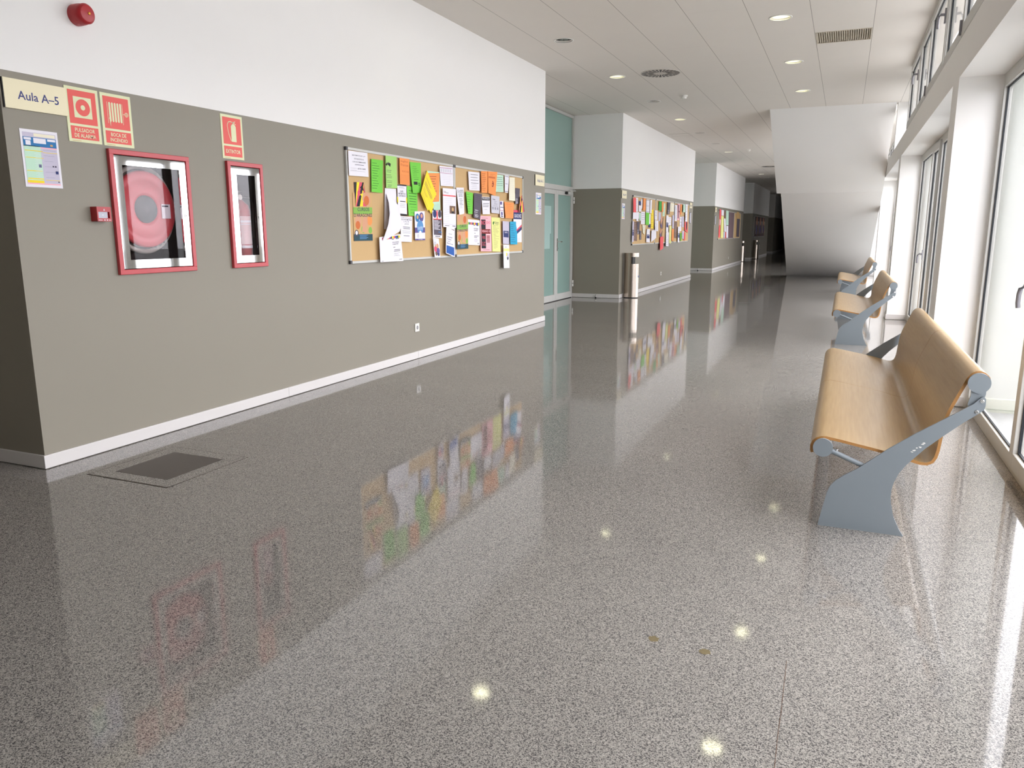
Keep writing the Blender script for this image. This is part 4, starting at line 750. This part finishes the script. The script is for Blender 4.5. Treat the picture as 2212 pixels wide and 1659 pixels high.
        R(.02, .80, .98, .97, 'black'); T(.05, .83, .95, .94, 'TRABAJO', 'white', .0013); lines(3, .62, .44, 'ink', .025, .1, .92, .1); lines(1, .28, .28, 'ink', .01, .25, .8); lines(1, .2, .2, 'grey', .008, .2, .9)
        for i in range(1, 7): R(i/7-.006, 0, i/7+.006, .14, 'grey')
    elif style == 'horn':
        R(.05, .70, .8, .78, 'orangebrown'); lines(2, .88, .84, 'orangebrown', .012, .2, .8); C(.55, .42, .10, 'dkred'); C(.52, .42, .05, 'orange', .0012); poly([(.5, .6), (.6, .58), (.68, .44), (.56, .47)], 'dkred')
    elif style == 'bars': R(.0, .93, .97, .955, 'ink'); R(.15, .5, .8, .52, 'navy'); R(.0, .06, .97, .085, 'navy'); lines(7, .86, .58, 'grey', .008, .15, .85); lines(7, .42, .14, 'grey', .006, .15, .85); R(0, 0, .03, 1, 'grey')
    elif style == 'trim':
        T(.15, .75, .5, .82, 'TRIMU', 'ink'); lines(4, .68, .5, 'ink', .01, .3, .8); lines(1, .42, .42, 'ink', .012, .2, .8, .02)
        for i in range(3): R(.12+i*.3, .22, .26+i*.3, .34, 'ink'); R(.16+i*.3, .24, .22+i*.3, .32, 'grey', .0012)
    elif style == 'strip': R(.1, .78, .6, .96, 'purple'); R(.1, .6, .95, .64, 'navy'); R(.1, .42, .9, .45, 'magenta'); C(.5, .24, .2, 'purple'); R(.2, .05, .8, .1, 'ink')
    elif style == 'guia':
        R(0, .72, 1, .93, 'navy'); T(.1, .77, .92, .88, 'GUIA DE UNIZ', 'white', .0013); R(0, .93, .6, 1, 'pinkred'); poly([(.1, .28), (1, .5), (1, .4), (.1, .18)], 'navy'); poly([(.1, .33), (1, .56), (1, .5), (.1, .28)], 'pinkred', .0012); lines(3, .12, .04, 'grey', .01, .4, .9)
    elif style == 'card': R(.1, .3, .9, .58, 'navy'); lines(2, .92, .85, 'grey', .015, .3, .8); T(.25, .48, .75, .54, 'TAFTA', 'white', .0013); lines(2, .4, .34, 'lilac', .01, .2, .8); lines(4, .22, .06, 'grey', .008, .15, .85)
    elif style == 'noverano':
        R(.08, .08, .48, .90, 'black'); T(.1, .75, .46, .87, 'NO', 'pinkred', .0013); T(.56, .78, .93, .85, 'DO', 'pinkred'); R(.1, .5, .92, .63, 'dkred', .0012); T(.13, .54, .88, .6, 'VERANO 10', 'pink', .0016); T(.15, .35, .42, .43, '95%', 'pinkred', .0014); T(.15, .16, .42, .27, 'S.C', 'pinkred', .0014)
        for i in range(6): R(.55, .43-i*.035, .85, .45-i*.035, 'dkred')
        lines(1, .94, .94, 'dkred', .008, .1, .8); lines(1, .045, .045, 'dkred', .008, .2, .9)
    elif style == 'bells':
        C(.22, .83, .07, 'dkgreen'); C(.3, .86, .04, 'dkgreen'); T(.38, .84, .82, .88, 'Clases', 'ink'); T(.38, .80, .82, .83, 'Verano', 'ink'); lines(20, .76, .1, 'brown', .005, .15, .85, .4)
    elif style == 'hang': R(.02, .72, .98, .84, 'paleyellow'); lines(1, .9, .9, 'ink', .01, .2, .8); C(.72, .54, .16, 'lilac'); C(.72, .44, .14, 'ink'); R(.45, .52, .62, .66, 'yellow', .0012); R(.0, .035, 1, .04, 'grey')
    elif style == 'stripes':
        cs = ['black', 'yellow', 'pinkred', 'black', 'yellow', 'pinkred', 'black', 'yellow']
        for i, c in enumerate(cs):
            a = -.75+i*.28; pts = []
            lo, hi = a, a+.28
            for (u, v) in ((max(0, lo), 0), (min(1, max(0, hi)), 0), (min(1, hi+.75), 1), (min(1, max(0, lo+.75)), 1)): pts.append((min(1, max(0, u)), v))
            if pts[2][0] > pts[3][0] or pts[1][0] > pts[0][0]: poly(pts, c)
        C(.4, .55, .14, 'pinkred', .0012); poly([(.5, .5), (.75, .55), (.7, .38)], 'yellow', .0012); poly([(.55, .78), (.9, .62), (.85, .92)], 'black', .0012)
    elif style == 'cursos':
        C(.7, .86, .22, 'skin'); C(.2, .9, .15, 'skin'); R(.0, .56, 1, .70, 'leaf'); C(.25, .42, .17, 'skin'); C(.62, .4, .16, 'skin'); C(.85, .42, .14, 'orange'); C(.22, .33, .12, 'orangebrown', .0012); C(.7, .84, .14, 'orangebrown', .0011); C(.5, .24, .11, 'leaf'); C(.88, .22, .1, 'leaf'); poly([(.42, .18), (.7, .18), (.66, .45), (.5, .48)], 'skin', .0011)
        R(0, .0, 1, .14, 'teal', .0012); C(.14, .16, .10, 'ink', .0013); C(.14, .17, .06, 'white', .0015)
        T(.22, .62, .84, .695, 'CURSOS', 'ink', .0014); T(.04, .50, .98, .575, "D'ARAGONES", 'ink', .0014)
        for i in range(4): R(.3, .115-i*.025, .75-.08*(i % 2), .125-i*.025, 'sky', .0014)
    elif style == 'photo': C(.4, .75, .3, 'skin'); C(.6, .4, .32, 'brown'); C(.35, .35, .2, 'purple', .0012); R(.1, .04, .9, .14, 'tan')
    elif style == 'dkcol': R(.25, .1, .6, .95, 'black'); R(.5, .5, .9, .56, 'dkred', .0012)
    elif style == 'blob': C(.65, .65, .22, 'black'); R(.1, .16, .9, .2, 'dkred'); lines(2, .4, .3, 'dkred', .01, .2, .8)
    o = mb.build({'notice': 'notice_sheet', 'poster': 'poster', 'flyer': 'flyer', 'leaflet': 'leaflet', 'card': 'card'}[cat]); return tag(o, label, cat, group)
GN = {1: 'papers pinned on the two nearest boards', 2: 'papers pinned on the middle row of boards', 3: 'papers on the third wall block', 4: 'posters on the far dark board'}
lay = {}
for q, col, style, curl, label, cat, g in PAPERS:
    lay[g] = lay.get(g, 0)+1; sheet(q, col, style, curl, lay[g] % 14 if g == 2 else min(lay[g], 16) if g == 1 else 1, label, cat, GN[g])
# big curled poster upper part
cp_ = MB(); path = [((6.31, 1.635), (6.36, 1.62)), ((6.285, 1.55), (6.52, 1.53)), ((6.26, 1.45), (6.54, 1.43)), ((6.23, 1.35), (6.535, 1.33)), ((6.205, 1.26), (6.50, 1.29)), ((6.185, 1.205), (6.25, 1.215))]
vs = []; nn = 6
for k, ((a, b2), (c, d2)) in enumerate(path):
    for i in range(nn+1):
        u = i/nn; vs.append((XL+.030+.055*math.sin(math.pi*min(1, k*.22))*(1-u)**1.3+.02*(k/5), a+(c-a)*u, b2+(d2-b2)*u))
m_ = len(vs)
fs = [(k*(nn+1)+i, k*(nn+1)+i+1, (k+1)*(nn+1)+i+1, (k+1)*(nn+1)+i)[::-1] for k in range(5) for i in range(nn)]
cp_.add(vs+[(x-.0006, y, z) for x, y, z in vs], fs+[tuple(m_+i for i in f)[::-1] for f in fs], paper('cream' if 0 else 'white'), True)
tag(cp_.build('poster'), 'blank back of a big poster curling forward between green and white sheets', 'poster', GN[1])

# ================================================================== benches
def bench():
    L = 2.91; r = empty('bench', (0, 0, 0), None, None)
    plate_ = [(-.016, 0), (-.008, .048), (.011, .153), (.022, .187), (.044, .217), (.075, .243), (.124, .278), (.238, .380), (.329, .453), (.431, .527), (.529, .600), (.556, .630), (.566, .634), (.573, .625), (.574, .596), (.570, .580), (.558, .568), (.498, .516), (.438, .459), (.376, .397), (.314, .321), (.288, .280), (.273, .240), (.266, .205), (.265, .170), (.269, .139), (.283, .083), (.308, .03), (.328, 0)]
    outer = [(-.068, .322), (-.072, .340), (-.072, .358), (-.064, .378), (-.049, .393), (-.030, .400), (-.011, .402), (.057, .392), (.117, .381), (.180, .370), (.234, .360), (.290, .348), (.335, .336), (.368, .328), (.390, .328), (.407, .338), (.416, .356), (.422, .385), (.427, .44), (.435, .515), (.447, .560), (.461, .597), (.475, .633), (.490, .670), (.503, .703), (.517, .722), (.532, .731), (.549, .733), (.566, .727), (.578, .716), (.586, .705)]
    T = .0125; inner = []
    for i, (x, z) in enumerate(outer):
        a = outer[max(0, i-1)]; b2 = outer[min(len(outer)-1, i+1)]; dx, dz = b2[0]-a[0], b2[1]-a[1]; l = math.hypot(dx, dz); inner.append((x+dz/l*T, z-dx/l*T))
    n = len(outer)
    for (ya, yb) in ((.035, L/2-.0015), (L/2+.0015, L-.035)):
        m_ = MB()
        v0 = [(x, ya, z) for x, z in outer]+[(x, yb, z) for x, z in outer]; m_.add(v0, [(i, i+1, n+i+1, n+i)[::-1] for i in range(n-1)], M_PLY, True)
        v1 = [(x, ya, z) for x, z in inner]+[(x, yb, z) for x, z in inner]; m_.add(v1, [(i, i+1, n+i+1, n+i) for i in range(n-1)], M_PLY, True)
        for y in (ya, yb): m_.add([(x, y, z) for x, z in outer]+[(x, y, z) for x, z in inner], [(i, i+1, n+i+1, n+i) if y == ya else (i, n+i, n+i+1, i+1) for i in range(n-1)], M_PLYEDGE)
        for i in (0, n-1): m_.add([(outer[i][0], ya, outer[i][1]), (outer[i][0], yb, outer[i][1]), (inner[i][0], yb, inner[i][1]), (inner[i][0], ya, inner[i][1])], [(0, 1, 2, 3)], M_PLYEDGE)
        m_.build('seat_shell', r)
    CF, CT = (-.019, .357), (.544, .688)
    for y in (0, L-.010):
        MB().prism(plate_, y, y+.010, M_GREYST).build('side_plate', r, bevel=.0015)
    for c in (CF, CT):
        MB().cyl((c[0], .012, c[1]), (0, 1, 0), .036, L-.024, M_TUBE, 28).build('tube', r)
        for y in (0.002, L-.014): MB().cyl((c[0], y, c[1]), (0, 1, 0), .041, .012, M_GREYST, 36).build('end_cap', r)
    for y in (.012, L-.020):                                 # bracket between upper tube and plate, bar between front tube and plate
        MB().prism([(.518, .668), (.572, .664), (.572, .640), (.560, .60), (.540, .575), (.515, .585), (.512, .60), (.520, .635)], y, y+.008, M_GREYST).build('bracket', r, bevel=.001)
        b = MB(); yy = y+.006 if y < 1 else y-.006
        b.tube([(.0, yy+.004, .348), (.16, yy+.004, .285)], .011, M_GREYST, 10); b.cyl((.035, yy+.004, .343), (.3, 0, 1), .006, .012, M_CHROME, 10)
        b.build('stay', r)
    for y, s_ in ((0, -1), (L, 1)):
        for p in ((.561, .617), (.546, .571)):
            MB().cyl((p[0], y, p[1]), (0, s_, 0), .0085, .003, M_CHROME, 14, .008).cyl((p[0], y+s_*.003, p[1]), (0, s_, 0), .006, .003, M_CHROME, 10, .004).build('bolt', r)
    for y in (.3, L/2-.3, L/2+.3, L-.3):
        MB().cyl((.507, y, .668), (1, 0, .35), .008, .03, M_GASKET, 10).build('screw', r)
        MB().cyl((.03, y, .372), (0, 0, 1), .008, .018, M_GASKET, 10).build('screw', r)
    return r
bp_ = bench(); LB = ['nearest light wood bench with grey steel side plates, large at the right', 'middle wood bench, second from the camera, in front of the windows', 'farthest small wood bench near the sloping white stair underside']
for i, y in enumerate((3.53, 9.63, 15.80)):
    o = bp_ if i == 0 else copy_tree(bp_); o.location = (0, y, 0); tag(o, LB[i], 'bench', 'plywood benches along the windows')
# paint chips on the nearest bench plate
ch = MB()
for (x, z, r_) in ((.336, .385, .009), (.345, .397, .006), (.357, .402, .008), (.366, .415, .006), (.371, .420, .007), (.328, .378, .005)):
    ch.add([(x+r_*random.uniform(.5, 1.2)*math.cos(a), -.0006, z+r_*.5*random.uniform(.5, 1.2)*math.sin(a)) for a in [i*math.pi/4 for i in range(8)]], [tuple(range(8))], M_WHITEPL)
ch.build('paint_chips', bp_)

# ================================================================== litter bins
def bin_():
    r = empty('litter_bin', (0, 0, 0), None, None); n = 40; R_ = .145; sy = .11
    def ring(z, cut=None): return [(R_*math.cos(2*math.pi*i/n), sy*math.sin(2*math.pi*i/n), z) for i in range(n)]
    def shell(z0, z1, m_, cap=True, cut=99):
        q = MB(); ps = []
        for i in range(n): ps.append((min(R_*math.cos(2*math.pi*i/n), cut), sy*math.sin(2*math.pi*i/n)))
        vs = [(x, y, z) for z in (z0, z1) for x, y in ps]; q.add(vs, [(i, (i+1) % n, n+(i+1) % n, n+i) for i in range(n)], m_, cut > 50); q.add(vs, [tuple(range(n-1, -1, -1)), tuple(range(n, 2*n))], m_); return q
    shell(.015, .665, M_STEEL).build('body', r); shell(0, .015, M_BLACK).build('base', r)
    shell(.665, .80, M_STEEL, cut=.02).build('back_panel', r); shell(.80, .875, M_STEEL).build('hood', r)
    q = MB(); q.box(.0, .045, -.106, .106, .667, .798, M_BLACK); q.build('opening', r)
    q = MB(); q.box(R_*.9, R_+.004, -.03, .03, .28, .285, M_BLACK).cyl((R_-.002, 0, .42), (1, 0, 0), .02, .006, mat('blue_sticker', (60, 90, 160), .4), 14); q.build('latch', r)
    return r
b0 = bin_()
for i, (y, l) in enumerate(((14.98, 'tall stainless steel litter bin at the corner beside the glass door recess'), (33.3, 'stainless steel litter bin just past the far end of the third wall block'), (38.0, 'dim distant steel litter bin below the far dark board'))):
    o = b0 if i == 0 else copy_tree(b0); o.location = ((XL+.165, y, 0), (-4.04, 34.75, 0), (XL+.165, 38.3, 0))[i]; tag(o, l, 'litter bin', 'steel litter bins')

# ================================================================== ceiling fittings
def downlight(lit):
    r = empty('ceiling_light', (0, 0, 0), None, None)
    MB().lathe((0, 0, 0), (0, 0, -1), [(.118, -.0005), (.118, .004), (.103, .006), (.103, -.001)], M_WHITEPL, 36).build('trim_ring', r)
    MB().lathe((0, 0, -.004), (0, 0, 1), [(.103, 0), (.102, .04), (.099, .10), (.09, .145), (.0, .15)], mat('satin_reflector', (205, 206, 198), .34, 1) if lit else mat('light_reflector', (220, 222, 220), .14, 1), 36).build('reflector', r)
    return r
M_LAMP = mat('lit_tube', (255, 250, 220), .4, emit=(255, 250, 222), es=16.0)
M_LAMPOFF = mat('unlit_tube', (235, 235, 230), .3)
def lamp_tubes(r, lit):
    for x in (-.027, .027):
        MB().tube([(x, -.075, .117), (x, .075, .117)], .015, M_LAMP if lit else M_LAMPOFF, 10).build('tube', r)
protos = {}
LITX = {-.785: 1}
lights = [(-3.16, 6.6, 1), (-.785, 6.65, 1)]
for k in range(12): lights.append((-3.17, 8.99+2.32*k, 1 if k in (1, 3, 6, 10) else 0))
for k in range(3): lights.append((-.785, 8.96+2.30*k, 1))
for k in range(8): lights.append((-.785 if k > 9 else -2.0, 27.0+2.9*k, 1 if k < 2 else 0)) if k < 0 else None
P_ = ['first', 'second', 'third', 'fourth', 'fifth', 'sixth', 'seventh', 'eighth', 'ninth', 'tenth', 'eleventh', 'twelfth']
cl = 0
for i, (x, y, lit) in enumerate(lights):
    if lit not in protos: protos[lit] = downlight(lit); lamp_tubes(protos[lit], lit); o = protos[lit]
    else: o = copy_tree(protos[lit])
    o.location = (x, y, H)
    if i < 2: lab = ('lit round downlight seen only as a bright double glint on the floor, ' + ('left' if i == 0 else 'right'))
    elif x < -2: lab = '%s %s downlight of the long left row, counted from the camera' % (P_[cl], 'lit' if lit else 'unlit'); cl += 1
    else: lab = '%s downlight of the row nearer the windows, %s' % ('large lit' if i == 14 else 'middle lit' if i == 15 else 'small lit', ['below the square grille', 'between its two neighbours', 'just before the sloping stair'][i-14])
    tag(o, lab, 'ceiling light', 'recessed ceiling downlights')
# cut the downlight openings out of the ceiling slab
ct = MB()
for (x, y, lit) in lights: ct.cyl((x, y, H-.02), (0, 0, 1), .1025, .17, M_WHITE, 36)
ct.box(-.466, .100, 9.775, 10.315, H-.02, H+.08, M_DARKIN)
cto = ct.build('cutter')
ceil_o = bpy.data.objects['ceiling']
bm = ceil_o.modifiers.new('openings', 'BOOLEAN'); bm.object = cto; bm.solver = 'EXACT'
bpy.context.view_layer.update()
dg = bpy.context.evaluated_depsgraph_get()
newme = bpy.data.meshes.new_from_object(ceil_o.evaluated_get(dg), depsgraph=dg)
ceil_o.modifiers.clear(); ceil_o.data = newme
bpy.data.objects.remove(cto)
def vent(y, label):
    r = empty('ceiling_vent', (-2.545, y, H), label, 'vent', 'round ceiling vents')
    MB().cyl((0, 0, 0), (0, 0, -1), .275, .006, M_VENT, 48).build('disc', r)
    s_ = MB()
    for k in range(28):
        a = 2*math.pi*k/28; ca, sa = math.cos(a), math.sin(a)
        for (r0, r1, w0, w1, ph) in (((.105, .175, .008, .012, 0), (.195, .262, .014, .016, 0)) if k % 2 else ((.085, .262, .007, .017, 0),)):
            s_.add([(r0*ca-w0*sa, r0*sa+w0*ca, -.0068), (r0*ca+w0*sa, r0*sa-w0*ca, -.0068), (r1*ca+w1*sa, r1*sa-w1*ca, -.0068), (r1*ca-w1*sa, r1*sa+w1*ca, -.0068)], [(0, 3, 2, 1)], M_BLACK)
    s_.build('slots', r)
M_VENT = mat('vent_enamel', (206, 200, 192), .5)
vent(11.30, 'round ceiling vent with radial slots beside the left downlights, near')
vent(28.5, 'distant round ceiling vent seen edge-on by the sloping stair')
g = empty('ceiling_grille', (0, 0, 0), 'square beige slatted return air grille in the ceiling near the windows', 'vent')
b = MB(); a, b_, c, d = -.473, .107, 9.768, 10.322
for q in ((a, b_, c, c+.012), (a, b_, d-.012, d), (a, a+.012, c+.012, d-.012), (b_-.012, b_, c+.012, d-.012)): b.box(q[0], q[1], q[2], q[3], H-.004, H+.002, M_GRL) if 0 else b.box(q[0], q[1], q[2], q[3], H-.004, H+.002, mat('beige_grille', (200, 190, 172), .5))
b.build('frame', g)
for k in range(24):
    x = a+.02+k*(b_-a-.04)/23; MB().add([(x-.009, c+.012, H+.001), (x-.006, c+.012, H+.001), (x+.009, c+.012, H+.026), (x+.006, c+.012, H+.026), (x-.009, d-.012, H+.001), (x-.006, d-.012, H+.001), (x+.009, d-.012, H+.026), (x+.006, d-.012, H+.026)], [(0, 1, 2, 3), (7, 6, 5, 4), (0, 4, 5, 1), (1, 5, 6, 2), (2, 6, 7, 3), (3, 7, 4, 0)], mat('beige_grille', (0, 0, 0))).build('slat', g)
for y, l in ((13.25, 'round cream smoke detector on the ceiling beyond the near round vent'), (22.5, 'tiny distant smoke detector on the ceiling')):
    r = empty('smoke_detector', (-2.58, y, H), l, 'smoke detector', 'smoke detectors')
    MB().lathe((0, 0, 0), (0, 0, -1), [(.052, 0), (.052, .016), (.048, .02), (0, .02)], M_WHITEPL, 28).build('base', r)
    MB().lathe((0, 0, -.02), (0, 0, -1), [(.036, 0), (.04, .01), (.034, .03), (.02, .034), (0, .034)], M_WHITEPL, 28).build('sensor_head', r)
o = MB()
for q in ((-3.87, -3.40, 18.25, 18.27), (-3.87, -3.40, 18.70, 18.71), (-3.87, -3.86, 18.25, 18.71), (-3.41, -3.40, 18.25, 18.71)): o.box(q[0], q[1], q[2], q[3], H-.004, H, M_VENT)
o.box(-3.86, -3.41, 18.27, 18.70, H-.002, H, M_CEIL)
tag(o.build('access_panel'), 'square access panel outlined in the ceiling above the second wall block', 'access panel')
# small stains and filled pits in the terrazzo
for (x, y, rr, c, l) in ((-.47, 2.271, .017, 'tan', 'small ochre spot in the terrazzo, left of the pair'), (-.303, 2.257, .018, 'tan', 'small ochre spot in the terrazzo, right of the pair'), (.335, 3.05, .004, 'ink', 'tiny dark speck on the floor in front of the nearest bench')):
    o = MB().add([(x+rr*random.uniform(.7, 1.2)*math.cos(a), y+rr*random.uniform(.8, 1.3)*math.sin(a), .0006) for a in [i*math.pi/6 for i in range(12)]]+[], [tuple(range(12))], mat('ochre_filler', (116, 104, 76), .25, noise=.25, nscale=90) if c == 'tan' else M_BLACK); tag(o.build('floor_spot'), l, 'spot', None)

cr = MB(); yy = 2.30; xs = -.066
while yy > 1.2: cr.add([(xs-.0008, yy, .0005), (xs+.0008, yy, .0005), (xs+.0012, yy-.055, .0005), (xs-.0004, yy-.055, .0005)], [(0, 3, 2, 1)], mat('rust_hairline', (92, 66, 48), .5)); yy -= .06; xs += random.uniform(-.0012, .0012)
tag(cr.build('floor_crack'), 'thin brown hairline in the terrazzo running towards the bottom right', 'crack', None, 'stuff')
